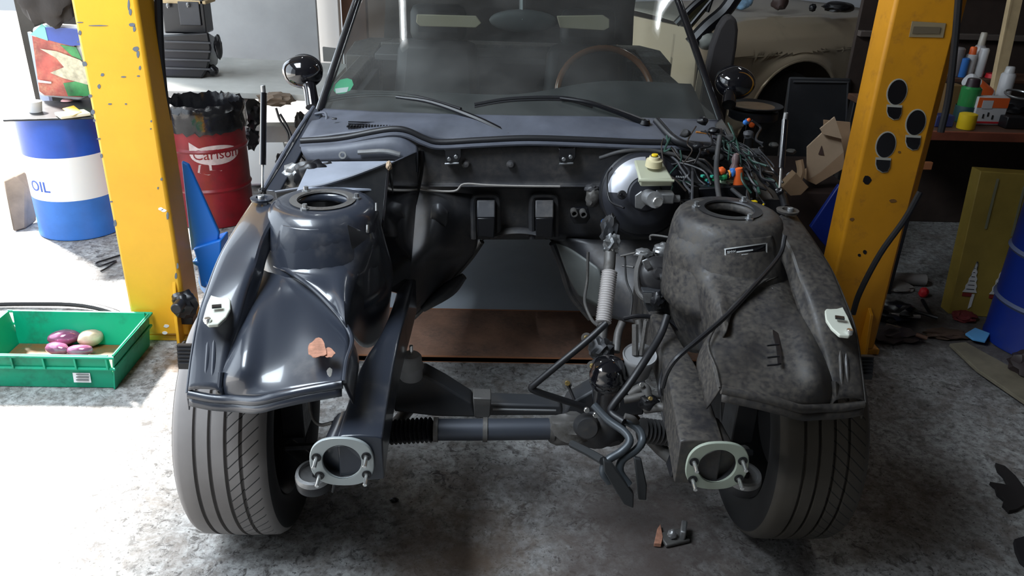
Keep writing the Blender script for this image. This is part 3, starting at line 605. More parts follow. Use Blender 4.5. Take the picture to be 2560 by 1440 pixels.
# ---- subframe, steering rack, engine mounts
em = thing('engine_mount', None, None, az(1028, 945, .40)); em.parent = car; em.matrix_parent_inverse = Matrix.Translation(-wloc(car))
def mount(c0, root):
    lathe('mount_body', [(0, 0), (.028, 0), (.031, .004), (.031, .030), (.034, .034), (.034, .042), (.030, .048), (.029, .066), (.024, .072), (0, .074)], c0, MNT, root)
    cyl('mount_stud', c0+V((.002, 0, .072)), .005, .028, BRIGHT, root)
mount(az(1028, 945, .40), em)
em2 = thing('engine_mount', None, None, (0, 0, 0)); em2.parent = car; em2.matrix_parent_inverse = Matrix.Translation(-wloc(car))
c0 = at(1600, 888, 1.70); lathe('mount_body', [(0, -.06), (.032, -.06), (.036, -.02), (.041, -.01), (.043, 0), (.041, .004), (.037, 0), (0, -.002)], c0, MNT, em2, (0, -.25, 1))
tube('mount_clip', [c0+V((-.012, 0, .0)), c0+V((-.014, .03, .07))], .008, ALUD, em2, 8); tube('mount_clip', [c0+V((.002, 0, .0)), c0+V((.012, .03, .08))], .006, ALUD, em2, 8)
CM = mat('dusty_subframe', (.04, .042, .047), .5, .2, dust=(.075, .065, .055), dscale=9, damt=.5)
SX = [(985, 950), (1060, 938), (1110, 965), (1178, 1008), (1192, 1044), (1090, 1042), (985, 1030)]
prism('crossmember_arm', [at(x, y, 1.84) for x, y in SX], (0, .07, 0), CM, car, .006)
prism('crossmember_arm', [MX(at(x, y, 1.84)) for x, y in SX], (0, .07, 0), CM, car, .006)
prism('crossmember', [at(x, y, 1.86) for x, y in ((1170, 1008), (1400, 1014), (1412, 1040), (1170, 1040))], (0, .06, 0), CM, car, .006)
tube('crossmember_edge', [at(1232, 1023, 1.85), at(1390, 1026, 1.85)], .003, STEEL, car, 6, 0)
prism('rack_clamp', [at(x, y, 1.80) for x, y in ((1182, 995), (1228, 997), (1226, 1040), (1218, 1048), (1186, 1044))], (0, .05, 0), DUSTY if 0 else ALUD, car, .003)
rk = tube('steering_rack', [at(1088, 1074, 1.74), at(1205, 1074, 1.74), at(1206, 1074, 1.74), at(1380, 1072, 1.74)], .029, mat('rack_steel', (.055, .062, .078), .42, .3, dust=(.07, .065, .06), damt=.35), car, 20, 0)
for x in (1084, 1207, 1374): lathe('rack_band', [(.029, 0), (.0325, 0), (.0325, .012), (.029, .012)], at(x, 1074, 1.74), ALUD, rk, (1, .0, 0))
P_, R_ = [], []
for k in range(25): P_.append(at(1082, 1074, 1.74).lerp(at(952, 1082, 1.76), k/24)); R_.append(.034 if k % 2 else .024)
tube('rack_bellows', P_, R_, BLK, rk, 18, 0)
P_, R_ = [], []
for k in range(17): P_.append(at(1600, 1075, 1.74).lerp(at(1680, 1085, 1.76), k/16)); R_.append(.034 if k % 2 else .024)
tube('rack_bellows', P_, R_, RUBD, rk, 18, 0)
hs = lump('rack_housing', at(1425, 1072, 1.74), (.070, .045, .042), ALUD, rk, 8, .35, 2.2); lump('rack_housing', at(1500, 1075, 1.73), (.07, .04, .05), CM, rk, 9, .3, 2)
lathe('adjuster_cap', [(0, .008), (.026, .006), (.030, 0), (.034, -.02)], at(1468, 1070, 1.68), CM, rk, (0, -1, .3))

# ---- horns under the rails, hanging brackets
for s_, x, y, fl_ in ((-1, 786, 1192, ALU), (1, 1856, 1196, MNT)):
    c0 = at(x, y, 1.46); ho = lathe('horn', [(0, .012), (.030, .012), (.033, .018), (.040, .016), (.042, .008), (.041, -.018), (.030, -.026), (0, -.026)], c0, fl_, car, (0, -.15, 1)); cyl('horn_terminal', c0+V((.004, -.01, .012)), .007, .012, BLK, ho)
    lathe('horn_shell', [(.0415, .004), (.043, .0), (.042, -.020), (.030, -.029), (0, -.029)], c0, BLK, ho, (0, -.15, 1))
prism('bracket_plate', [at(x, y, 1.42) for x, y in ((905, 1128), (966, 1130), (962, 1160), (948, 1202), (905, 1200))], (0, .004, 0), BLK, car)
prism('bracket_tab', [at(x, y, 1.42) for x, y in ((832, 1205), (842, 1208), (834, 1234), (828, 1232))], (0, .004, 0), BLK, car)

# ---- brake booster, reservoir, master cylinder
bc = at(1612, 486, 2.17); bn = V((-.02, -1, .30)).normalized()
bo = lathe('brake_booster', [(0, .012), (.045, .012), (.050, .006), (.085, .002), (.098, -.010), (.108, -.020), (.118, -.028), (.121, -.038), (.121, -.10), (.10, -.13), (0, -.14)], bc, mat('booster_black', (.024, .025, .032), .42, .1, dust=(.05, .05, .05), damt=.3), car, bn, 48)
lathe('booster_rim', [(.119, -.030), (.124, -.032), (.124, -.044), (.119, -.046)], bc, BLK, bo, bn, 48, close=True)
# silver crescent painting the lamp highlight on the upper left of the booster face
u_ = V((1, 0, 0)); u_ = (u_-bn*u_.dot(bn)).normalized(); w2 = bn.cross(u_)
if w2.z < 0: w2 = -w2
vs, fs = [], []
for i in range(25):
    a = math.radians(178-i*88/24)
    for r_, h_ in ((.052, .0075), (.085, .0035), (.097, -.0075), (.107, -.0175)): vs.append(bc+(u_*math.cos(a)+w2*math.sin(a))*r_+bn*h_)
fs = [(i*4+k, i*4+k+1, (i+1)*4+k+1, (i+1)*4+k) for i in range(24) for k in range(3)]
o = fromdata('booster_highlight', vs, fs, mat('painted_highlight_silver', (.60, .61, .66), .38, .6, var=.1), bo); o['label'] = 'silver crescent painted as a highlight on the booster'
cyl('valve_port', at(1554, 487, 2.14), .013, .012, DARK, bo, bn); cyl('port_hole', at(1554, 487, 2.125), .005, .004, GLOSSB, bo, bn)
RESM = mat('translucent_reservoir', (.45, .46, .34), .4, 0, dust=(.28, .28, .20), damt=.3)
rv = hexa('brake_fluid_reservoir', [at(1584, 398, 2.16), at(1655, 400, 2.16), at(1684, 447, 2.04), at(1598, 448, 2.04)], [at(1588, 418, 2.16), at(1655, 420, 2.16), at(1682, 467, 2.04), at(1600, 468, 2.04)], RESM, car, .006)
tube('reservoir_seam', [at(1596, 452, 2.035), at(1685, 452, 2.035)], .004, RESM, rv, 8, 0)
cc = at(1634, 415, 2.10); lathe('reservoir_cap', [(0, .030), (.014, .028), (.016, .020), (.022, .018), (.0235, 0), (0, 0)], cc, mat('yellowed_cap', (.62, .55, .34), .45), rv, (0, -.1, 1)); cyl('cap_top', cc+V((0, -.002, .028)), .009, .006, YLW, rv); cyl('cap_ring', cc+V((0, -.001, .024)), .012, .005, GLOSSB, rv)
mc = tube('master_cylinder', [at(1620, 492, 2.15), at(1638, 500, 2.00)], .022, ALU, car, 16, 0)
cyl('cylinder_plug', at(1643, 504, 1.995), .0135, .012, BRIGHT, mc, (0, -1, .2), 20)
prism('cylinder_flange', [at(x, y, 2.13) for x, y in ((1588, 490), (1604, 478), (1618, 484), (1620, 508), (1604, 524), (1588, 520))], (0, .006, 0), ALU, mc); box('cylinder_port', at(1662, 492, 2.05), (.045, .04, .028), ALU, mc); cyl('pressure_switch', at(1672, 496, 2.05), .010, .03, ALU, mc, (1, 0, 0))
# heater pipe stubs
pl = prism('pipe_plate', [at(x, y, 2.30) for x, y in ((1428, 522), (1470, 520), (1476, 545), (1466, 560), (1436, 560), (1426, 545))], (0, .02, 0), BLK, car)
for x, y in ((1436, 535), (1459, 537)): lathe('heater_pipe', [(.007, 0), (.0105, 0), (.0105, .03), (.007, .03)], at(x, y, 2.27), ALUD, pl, (0, 1, 0), 20, close=True)
lump('relay_cover', at(1482, 495, 2.27), (.022, .02, .03), ALUD, car, 5, .25); lump('relay_cover', at(1478, 472, 2.28), (.020, .02, .014), BAY, car, 6, .25)
# steering column: joint, corrugated sleeve, lower joint
sj = lump('steering_joint', at(1525, 578, 2.10), (.024, .03, .045), CM, car, 11, .5, 3)
lathe('blue_ring', [(.016, 0), (.020, 0), (.020, .008), (.016, .008)], at(1519, 562, 2.12), BLU, sj, (0, -.4, 1), close=True)
tube('steering_shaft', [at(1527, 600, 2.07), at(1524, 660, 2.02), at(1520, 690, 2.0)], .0165, ALUD, car, 14, 0); lump('joint_yoke', at(1530, 612, 2.05), (.024, .022, .028), STEEL, sj, 12, .5, 3)
P_, R_ = [], []
for k in range(45): P_.append(at(1524, 678, 2.0).lerp(at(1508, 808, 1.90), k/44)); R_.append(.0225 if k % 2 else .018)
o = tube('corrugated_sleeve', P_, R_, mat('ribbed_grey_sleeve', (.60, .57, .56), .5, .2), car, 16, 0); o['label'] = 'light grey corrugated sleeve'
tube('steering_shaft', [at(1508, 806, 1.90), at(1505, 850, 1.87)], .013, ALUD, car, 12, 0)
lump('steering_coupling', at(1503, 872, 1.84), (.032, .03, .030), CM, car, 13, .45, 3); lump('steering_coupling', at(1503, 905, 1.82), (.022, .02, .02), CM, car, 14, .4, 3)
for x, y in ((1466, 845), (1480, 915), (1418, 958)):
    o = cyl('gold_bolt', at(x, y, 1.82), .0075, .012, BRASS, car, (0, -1, .6), 8); lathe('washer', [(.006, 0), (.014, 0), (.014, .003), (.006, .003)], at(x, y, 1.828), ALUD, o, (0, -1, .6), 20, close=True)
tube('bolt_stem', [at(1480, 918, 1.82), at(1482, 960, 1.8)], .004, ALUD, car, 8, 0); tube('bolt_stem', [at(1420, 962, 1.82), at(1436, 1000, 1.8)], .004, DARK, car, 8, 0)
# black fluid reservoir
lathe('power_steering_reservoir', [(0, .058), (.018, .056), (.036, .046), (.042, .030), (.043, .018), (.047, .012), (.047, .002), (.044, -.002), (.046, -.010), (.043, -.018), (.038, -.03), (.036, -.085), (.02, -.10), (0, -.10)], at(1520, 945, 1.70), GLOSSB, car, (-.05, -.15, 1))
# hoses, pipes and cables
def hose(name, pts, r, m, n=10): return tube(name, [at(*p) for p in pts], r, m, car, n)
hose('angled_hose', [(1516, 808, 1.72), (1470, 850, 1.70), (1400, 908, 1.68), (1340, 958, 1.67), (1328, 970, 1.67), (1345, 980, 1.67), (1400, 998, 1.68), (1462, 1018, 1.69)], .0085, RUB)
hose('black_hose', [(1668, 790, 1.72), (1650, 840, 1.68), (1610, 905, 1.62), (1570, 965, 1.58), (1535, 1010, 1.56), (1528, 1032, 1.55), (1560, 1055, 1.52)], .0095, RUB)
hose('steel_pipe', [(1484, 1012, 1.56), (1520, 1050, 1.53), (1562, 1080, 1.50), (1574, 1105, 1.48), (1552, 1130, 1.47), (1518, 1152, 1.46), (1508, 1180, 1.45), (1524, 1205, 1.45)], .0095, mat('painted_pipe', (.06, .07, .08), .4, .3), 12)
hose('steel_pipe', [(1560, 1050, 1.54), (1595, 1072, 1.52), (1606, 1100, 1.50), (1590, 1125, 1.48), (1556, 1150, 1.47), (1550, 1180, 1.46), (1572, 1212, 1.45)], .0095, mat('painted_pipe', (.06, .07, .08), .4, .3), 12)
hose('steel_pipe', [(1562, 1040, 1.52), (1582, 1046, 1.52), (1592, 1058, 1.53)], .007, ALUD)
tube('long_cable', [az(*p) for p in ((1962, 590, .87), (1948, 640, .835), (1885, 715, .812), (1815, 790, .785), (1745, 850, .760), (1692, 895, .735), (1668, 930, .70), (1656, 968, .66))], .0055, RUB, car, 8)
hose('brake_hose', [(1648, 800, 1.85), (1664, 880, 1.7), (1650, 960, 1.6), (1652, 990, 1.58)], .005, RUB)
hose('brake_pipe', [(1470, 630, 2.22), (1468, 700, 2.2), (1462, 740, 2.15), (1464, 765, 2.1), (1480, 800, 2.05), (1496, 815, 2.0)], .0048, ALUD)
hose('brake_pipe', [(1680, 500, 2.12), (1708, 505, 2.1), (1716, 540, 2.1), (1700, 590, 2.05), (1702, 600, 2.0)], .004, BLK); hose('brake_pipe', [(1626, 600, 2.1), (1632, 588, 2.1), (1700, 598, 2.05)], .0035, ALUD); hose('brake_pipe', [(1730, 495, 2.1), (1722, 560, 2.08), (1706, 600, 2.04), (1700, 640, 2.0)], .004, BLK)
hose('brake_pipe', [(1560, 520, 2.1), (1524, 500, 2.16), (1518, 440, 2.2), (1530, 420, 2.2)], .003, BLK)
hose('tower_hose', [(1800, 340, 2.2), (1792, 400, 2.15), (1792, 450, 2.08), (1802, 520, 1.98)], .0075, RUBD)
hose('wing_cable', [(1880, 690, 1.80), (1886, 720, 1.74), (1890, 745, 1.72), (1870, 758, 1.72)], .004, RUB)
for P_ in (((1875, 688), (1892, 706), (1890, 722), (1878, 716)),): prism('cable_clip', [at(x, y, 1.76) for x, y in P_], (0, .006, 0), BLK, car)
hose('wire_loop', [(1935, 690, 1.82), (1955, 672, 1.84), (1985, 676, 1.84), (1998, 692, 1.83), (1980, 702, 1.82)], .004, RUB)
lump('wire_stub', at(1918, 742, 1.70), (.018, .015, .022), BLK, car, 6, .6, 4)
prism('slot_opening', [az(x, y, .716-(y-810)*.0003) for x, y in ((1930, 812), (1945, 835), (1952, 880), (1953, 912), (1944, 912), (1940, 870), (1932, 840))], (0, 0, .004), BLK, car, 0)
for y in (862, 892, 912): tube('cable_tie', [az(1918, y+2, .712), az(1948, y-1, .712)], .002, BLK, car, 6, 0)
# pump unit in its bracket beside the right tower
pb = at(1640, 690, 1.97)
pu = lathe('pump_motor', [(0, .060), (.012, .060), (.018, .052), (.040, .048), (.048, .040), (.052, .020), (.052, -.03), (0, -.03)], pb, mat('dusty_black_rubber', (.022, .021, .022), .35, dust=(.05, .045, .042), damt=.4), car, (-.05, -.72, .45), 36)
tube('pump_ridge', [at(1650, 695, 1.90), at(1672, 690, 1.90), at(1700, 670, 1.93)], [.012, .010, .010], RUBD, pu, 10)
tube('pump_frame', [at(1604, 640, 1.98), at(1592, 680, 1.95), at(1596, 730, 1.92), at(1626, 752, 1.90), at(1670, 745, 1.90), at(1695, 710, 1.92), at(1698, 660, 1.95)], .008, ALUD, pu, 8)
lump('pump_fitting', at(1658, 626, 2.02), (.028, .022, .022), ALU, pu, 3, .3); lump('pump_fitting', at(1608, 634, 2.0), (.026, .02, .014), ALU, pu, 4, .3); box('pump_label', at(1617, 660, 1.93), (.018, .006, .03), ALU, pu, ry=-.5)
prism('pump_bracket', [at(x, y, 1.89) for x, y in ((1606, 728), (1668, 732), (1690, 720), (1694, 760), (1672, 790), (1628, 792), (1612, 762))], (0, .03, 0), CM, pu, .003)
prism('pump_tag', [at(x, y, 1.885) for x, y in ((1608, 733), (1630, 734), (1629, 758), (1612, 757))], (0, .002, 0), ALU, pu, 0)
cyl('gold_fitting', at(1671, 746, 1.88), .006, .012, BRASS, pu, (0, -1, .3), 8); lump('solenoid', at(1646, 752, 1.87), (.020, .02, .026), BLK, pu, 6, .3)
tube('lower_bracket', [at(1560, 796, 1.88), at(1600, 790, 1.87), at(1668, 800, 1.86), at(1704, 828, 1.84)], .006, BLK, car, 8); cyl('bracket_bolt', at(1706, 806, 1.83), .005, .012, BRASS, car, (0, -1, .3), 8)
tube('inner_pipe', [at(1556, 805, 1.9), at(1545, 835, 1.88), at(1540, 880, 1.84)], .011, ALUD, car, 10); tube('inner_pipe', [at(1596, 800, 1.92), at(1604, 860, 1.88)], .010, ALUD, car, 10); tube('inner_pipe', [at(1616, 800, 1.92), at(1628, 850, 1.88)], .009, ALUD, car, 10)
hose('thin_wire', [(1562, 640, 2.0), (1566, 700, 1.98), (1580, 740, 1.95), (1576, 790, 1.92)], .003, RUBD); hose('thin_wire', [(1556, 664, 2.0), (1584, 668, 1.98)], .003, ALUD); hose('thin_wire', [(1552, 640, 2.0), (1588, 632, 1.98)], .003, ALUD)
# front suspension ironwork on the right
hb = lump('bushing', at(1706, 925, 1.66), (.020, .014, .018), BLK, car, 2, .15)
tube('stay', [at(1575, 985, 1.66), at(1610, 968, 1.65), at(1622, 1000, 1.6)], .012, ALUD, car, 10); tube('stay', [at(1560, 1000, 1.62), at(1612, 990, 1.62), at(1668, 985, 1.62), at(1705, 970, 1.62)], .010, ALUD, car, 10)
tube('stay', [at(1612, 1022, 1.60), at(1660, 1020, 1.58), at(1700, 1050, 1.57), at(1720, 1080, 1.56)], .012, ALUD, car, 10); o = lump('mount_boot', at(1622, 1008, 1.60), (.026, .02, .020), BLK, car, 4, .3); cyl('gold_bolt', at(1624, 996, 1.58), .005, .014, BRASS, car, (0, -1, .6), 8); cyl('bolt', at(1602, 962, 1.64), .006, .014, BRIGHT, car, (0, -1, .6), 8)
for x, y in ((1488, 1036), (1466, 1024)): cyl('bolt', at(x, y, 1.62), .007, .012, BRIGHT, car, (0, -1, .4), 8)
CMB = mat('worn_black_strap', (.03, .032, .034), .55)
prism('hanging_strap', [at(x, y, 1.44) for x, y in ((1508, 1150), (1530, 1160), (1585, 1235), (1584, 1272), (1560, 1262), (1530, 1215), (1510, 1180))], (0, .012, 0), CMB, car, .003)
prism('hanging_strap', [at(x, y, 1.46) for x, y in ((1585, 1145), (1604, 1150), (1618, 1215), (1616, 1252), (1596, 1250), (1592, 1200))], (0, .012, 0), CMB, car, .003)
tube('strap_edge', [at(1430, 1110, 1.58), at(1470, 1130, 1.52), at(1508, 1152, 1.45)], .010, CMB, car, 8)
box('dark_stub', at(1700, 1168, 1.44), (.05, .05, .03), BLK, car, ry=.2)
hose('thin_wire', [(1652, 1020, 1.58), (1660, 1050, 1.56), (1672, 1085, 1.55), (1700, 1112, 1.53)], .003, RUBD)
hose('thin_wire', [(770, 985, 1.62), (780, 1040, 1.6), (800, 1062, 1.58), (832, 1056, 1.56)], .004, ALUD)
# sticker on the right tower
def tw(px, py):
    d = ray(px, py); c0 = V((.508, 1.868)); o2 = V((CAM.x, CAM.y)); best = None
    # intersect with the tower's barrel (radius grows downwards)
    t = 1.5
    for _ in range(60):
        p = CAM+d*t; r = .140+max(0, (.84-p.z))*.16
        t += (math.hypot(p.x-c0.x, p.y-c0.y)-r)*.45
    p = CAM+d*t; n_ = V((p.x-c0.x, p.y-c0.y, .1)).normalized(); return p+n_*.004, n_
def quadstrip(name, c1, c2, w0, m, parent, n=14):   # flat band wrapped on the tower between two pixel points with pixel height w0
    vs = []
    for i in range(n+1):
        x = c1[0]+(c2[0]-c1[0])*i/n; y = c1[1]+(c2[1]-c1[1])*i/n
        a, n1 = tw(x, y-w0/2); b, n2 = tw(x, y+w0/2); vs += [a, b, b+n2*.001, a+n1*.001]
    fs = [(i*4+k, i*4+(k+1) % 4, (i+1)*4+(k+1) % 4, (i+1)*4+k) for i in range(n) for k in range(4)]+[(0, 1, 2, 3), (n*4+3, n*4+2, n*4+1, n*4)]
    return fromdata(name, vs, fs, m, parent, False)
WST = flat('sticker_white', (.6, .62, .62))
stk = quadstrip('data_sticker', (1812, 638), (1914, 624), 30, GLOSSB, car); stk['label'] = 'black sticker with white border and fine print'
for p_ in (((1810, 624), (1912, 609), 3), ((1814, 650), (1916, 635), 3)): o = quadstrip('sticker_border', p_[0], p_[1], p_[2], WST, stk); o.location = (0, -.001, .0)
for xa in (1811, 1912): quadstrip('sticker_border', (xa, 637 if xa < 1850 else 622), (xa+3, 636.6 if xa < 1850 else 621.6), 26, WST, stk, 2).location = (0, -.001, 0)
def onT(u0, v0, sc, rot):
    def f(c):
        x, y = c.x*sc, -c.y*sc; ca, sa = math.cos(rot), math.sin(rot); p, n_ = tw(u0+x*ca-y*sa, v0+x*sa+y*ca); return p+n_*(.0012+c.z)
    return f
text('sticker_text', 'BMW', 1, WST, stk, onT(1828, 631, 9, -.14), 0)
for k, (a, b) in enumerate(((1840, 1880),)): quadstrip('sticker_fine_print', (a, 631), (b, 625.5), 3.5, WST, stk, 6).location = (0, -.0012, 0)
quadstrip('sticker_fine_print', (1852, 638), (1868, 636), 3, WST, stk, 4).location = (0, -.0012, 0)
# towers: small dimples
for s_, x, y in ((-1, 694, 628), (-1, 716, 612)): lump('grommet_plug', az(x, y, .80), (.010, .010, .006), BLK, car)

# ---- fuse box, connectors and loose wiring harness at the right rear corner
fb = hexa('fuse_box', [at(1745, 470, 2.10), at(1880, 462, 2.10), at(1895, 440, 2.26), at(1760, 446, 2.26)], [at(1748, 512, 2.10), at(1885, 500, 2.10), at(1898, 480, 2.26), at(1762, 486, 2.26)], BLK, car, .005)
tube('fuse_box_edge', [at(1740, 500, 2.08), at(1800, 502, 2.08), at(1880, 500, 2.08)], .006, RUBD, fb, 8)
for i, (x, y, m_) in enumerate(((1757, 440, TEAL), (1767, 450, TEAL), (1772, 454, LBL), (1781, 441, TEAL), (1786, 449, GRN))): box('terminal_block', at(x, y, 2.16), (.010, .010, .007), m_, fb, rz=.5, bv=.001)
for x, y, m_, s_ in ((1802, 428, ORG, (.014, .012, .012)), (1808, 441, GRN, (.014, .012, .012)), (1820, 438, BLK, (.012, .010, .013)), (1822, 436, flat('light_orange_plastic', (.85, .35, .05)), (.006, .011, .013)), (1831, 432, BLU, (.011, .010, .014))): lump('round_connector', at(x, y, 2.12), s_, m_, fb, 2, .2)
lathe('orange_cap', [(0, .05), (.010, .048), (.013, .03), (.017, .0), (0, 0)], at(1848, 460, 2.12), ORG, fb, (-.2, -.1, 1), sx=1, sy=.8)
lump('pale_connector', at(1818, 455, 2.13), (.028, .008, .006), flat('pale_green_plastic', (.45, .6, .42)), fb, 1, .2)
lathe('clear_bulb', [(0, .03), (.008, .026), (.012, .012), (.009, 0), (.014, -.016), (0, -.018)], at(1838, 408, 2.13), mat('clear_plastic', (.14, .10, .10), .12), fb)
for k in range(7): box('fuse_print', at(1691+k*4.6, 443-abs(k-3)*.5-(3 if k == 6 else 0), 2.14), (.0025, .001, .005), WST, fb, bv=0)
o = box('yellow_connector', at(1882, 508, 2.04), (.022, .012, .013), YLW, car, rz=.3, bv=.001); box('yellow_connector', at(1907, 514, 2.04), (.003, .005, .012), YLW, car, ry=.3, bv=0)
for x, y, m_, r_ in ((1822, 348, BLU, .008), (1829, 353, ORG, .005), (1872, 300, ORG, .006), (1864, 306, BLU, .008), (1886, 440, BRIGHT, .003), (1804, 470, WHITE, .003)): lump('small_connector', at(x, y, 2.22), (r_, r_*.6, r_), m_, car, 3, .3, sub=2)
random.seed(21)
WM = [RUB, RUB, BLK, BLK, DKGREY, mat('green_wire', (.02, .06, .045), .5), mat('brown_wire', (.03, .02, .014), .5)]
def wobble(a, b, n, amp, Y0_, Y1_):
    out = []
    for k in range(n+1):
        t = k/n; out.append(at(a[0]+(b[0]-a[0])*t+random.uniform(-amp, amp)*(0 < k < n), a[1]+(b[1]-a[1])*t+random.uniform(-amp, amp)*(0 < k < n), Y0_+(Y1_-Y0_)*t+random.uniform(-.02, .02)))
    return out
for i in range(36):
    a = (random.uniform(1620, 1900), random.uniform(296, 420)); b = (a[0]+random.uniform(-40, 190), a[1]+random.uniform(30, 150))
    b = (min(b[0], 1930), min(b[1], 505))
    tube('harness_wire', wobble(a, b, 4, 16, 2.25, 2.12), random.choice((.002, .0025, .003, .0035)), random.choice(WM), car, 6, 4)
for i in range(14):
    a = (random.uniform(1790, 1830), random.uniform(290, 380)); b = (random.uniform(1870, 1960), random.uniform(430, 520))
    tube('harness_wire', wobble(a, b, 5, 14, 2.24, 2.06), random.choice((.0025, .003, .004)), random.choice(WM), car, 6, 4)
hose('harness_loom', [(1640, 300, 2.36), (1690, 350, 2.28), (1760, 372, 2.26), (1830, 380, 2.24), (1900, 420, 2.2), (1950, 480, 2.1), (1965, 520, 2.04)], .011, RUB)
hose('harness_loom', [(1500, 395, 2.27), (1560, 378, 2.24), (1640, 378, 2.24), (1730, 400, 2.22), (1790, 440, 2.18), (1850, 490, 2.06), (1880, 510, 2.02)], .006, RUBD)
hose('harness_wire', [(1740, 330, 2.3), (1765, 333, 2.3), (1790, 336, 2.3)], .003, flat('orange_wire', (.45, .18, .04)))
for i in range(9): lump('wire_connector', at(random.uniform(1700, 1900), random.uniform(300, 400), 2.22), (.016, .012, .012), random.choice((BLK, DKGREY, RUBD)), car, i, .4, sub=2)
# dark side of the right bay between booster and tower
hexa('bay_side_wall', [at(1728, 470, 2.02), at(1728, 400, 2.31), at(1728, 700, 2.10), at(1724, 640, 1.90)], [at(1734, 470, 2.02), at(1734, 400, 2.31), at(1734, 700, 2.10), at(1730, 640, 1.90)], BAY, car, .001)
prism('rear_tower_panel', [at(x, y, 2.10) for x, y in ((1700, 500), (1960, 500), (1975, 600), (1700, 640))], (0, .01, 0), BLK, car)

# ================================================================ LIFT
def post(name, label, xa, xb, ya, yb, m, inner):   # inner: +1 when the open inner face looks to +x
    t = thing(name, label, 'car lift post', ((xa+xb)/2, (ya+yb)/2, 0))
    box('column', ((xa+xb)/2, (ya+yb)/2, 1.55+.012), (xb-xa, yb-ya, 3.06), m, t, bv=.012)
    box('base_plate', ((xa+xb)/2+inner*.03, (ya+yb)/2+.06, .012), (xb-xa+.13, yb-ya+.08, .024), m, t, bv=.003)
    return t
LP = post('lift_post', 'yellow left lift post with chipped paint behind the green crate', -1.440, -1.230, 2.72, 2.87, YEL, 1)
RP = post('lift_post', 'orange right lift post with three black shoe print stickers', 1.210, 1.435, 2.70, 2.83, ORA, -1)
tag(LP, group='pair of lift posts'); tag(RP, group='pair of lift posts')
FPm = box('lift_floor_plate', (.02, 2.81, .012), (2.5, .40, .024), RUST, None, bv=.003); tag(FPm, 'rusty brown steel plate on the floor between the lift posts', 'floor plate')
for y in (2.612, 3.008): box('plate_edge', (.02, y, .013), (2.5, .004, .027), mat('rusty_orange_edge', (.40, .17, .08), .6), FPm, bv=0)
# chips on the left post (front face)
CHIP = mat('chipped_grey_primer', (.12, .14, .17), .6)
def chip(x, y, w_, h_, m=CHIP, t=LP, Y_=2.72, sd=0):
    n_ = 9; P = [at(x+w_*math.cos(2*PI*k/n_)*(1+.5*noise.noise(V((k*1.3, sd, 0)))), y+h_*math.sin(2*PI*k/n_)*(1+.5*noise.noise(V((k*1.7, sd+3, 1)))), Y_) for k in range(n_)]
    prism('paint_chip', P, (0, -.0012, 0), m, t, 0)
for i, (x, y, w_, h_) in enumerate(((322, 12, 3, 14), (326, 30, 4, 8), (330, 62, 8, 5), (336, 72, 4, 8), (340, 122, 8, 6), (345, 135, 4, 9), (200, 82, 4, 6), (195, 105, 2, 3), (245, 64, 26, 1.6), (200, 56, 8, 1.5), (212, 160, 6, 7), (256, 187, 5, 4), (248, 216, 4, 6), (226, 240, 5, 4), (232, 280, 5, 6), (236, 301, 3, 4), (350, 170, 3, 6), (346, 190, 4, 2), (309, 192, 7, 2), (247, 347, 5, 2), (254, 390, 3, 6), (278, 504, 4, 2), (288, 558, 4, 9), (419, 540, 3, 10), (404, 448, 3, 4), (395, 470, 2, 3), (378, 303, 2, 3), (315, 260, 3, 2), (275, 260, 5, 2), (377, 322, 2, 2), (444, 665, 3, 8), (440, 690, 3, 8))): chip(x, y, w_, h_, sd=i)
for i, (x, y) in enumerate(((402, 522), (410, 526), (416, 815), (412, 832))): chip(x, y, 7, 4, WHITE, sd=i+50)
for i, (x, y, w_, h_) in enumerate(((2168, 450, 11, 11), (2162, 630, 5, 5), (2148, 638, 4, 4), (2232, 502, 10, 5), (2130, 548, 6, 4), (2248, 380, 4, 3))): chip(x, y, w_, h_, BLK if i < 3 else mat('scuffed_brown', (.20, .09, .02), .7), RP, 2.70, i)
# shoe print stickers
for i, (x, y, sc) in enumerate(((2241, 240, 1), (2288, 316, 1), (2213, 372, 1))):
    def sole(cx, cy, rx, ry, g): return [at(cx+(rx+g)*math.cos(a)+(cy-y)*-.0+(-.16*(ry+g))*math.sin(a), cy+(ry+g)*math.sin(a), 2.70) for a in [2*PI*k/24 for k in range(24)]]
    ring_ = prism('shoe_print', [p+V((0, -.0005, 0)) for p in sole(x+1, y-10, 24, 32, 2)], (0, -.001, 0), flat('sticker_grey', (.42, .40, .34)), RP, 0)
    prism('sole', [p+V((0, -.002, 0)) for p in sole(x+1, y-10, 23, 31, 0)], (0, -.001, 0), GLOSSB, ring_, 0)
    hl = [(-21, 23), (14, 25), (12, 44), (6, 56), (-6, 58), (-18, 50), (-22, 38)]
    prism('heel_rim', [at(x+a*1.1-1, y+b+(-2 if b < 30 else 2), 2.698) for a, b in hl], (0, -.001, 0), flat('sticker_grey', (.42, .40, .34)), ring_, 0)
    prism('heel', [at(x+a-1, y+b+(4 if b < 30 else 0), 2.696) for a, b in hl], (0, -.001, 0), GLOSSB, ring_, 0)
pl = prism('type_plate', [at(x, y, 2.698) for x, y in ((2280, 53), (2364, 58), (2357, 94), (2272, 92))], (0, -.002, 0), flat('worn_plate', (.28, .22, .13)), RP, 0)
prism('plate_print', [at(x, y, 2.694) for x, y in ((2284, 66), (2352, 68), (2348, 84), (2280, 84))], (0, -.001, 0), flat('worn_print', (.14, .11, .07)), pl, 0)
tube('post_cable', [at(2398, -20, 2.69), at(2388, 100, 2.69), at(2372, 240, 2.69), at(2352, 330, 2.69)], .012, RUB, RP, 8)
tube('post_hose', [at(2300, 480, 2.64), at(2262, 548, 2.63), at(2200, 635, 2.62), at(2150, 730, 2.62), at(2132, 785, 2.62)], .011, RUB, RP, 8)
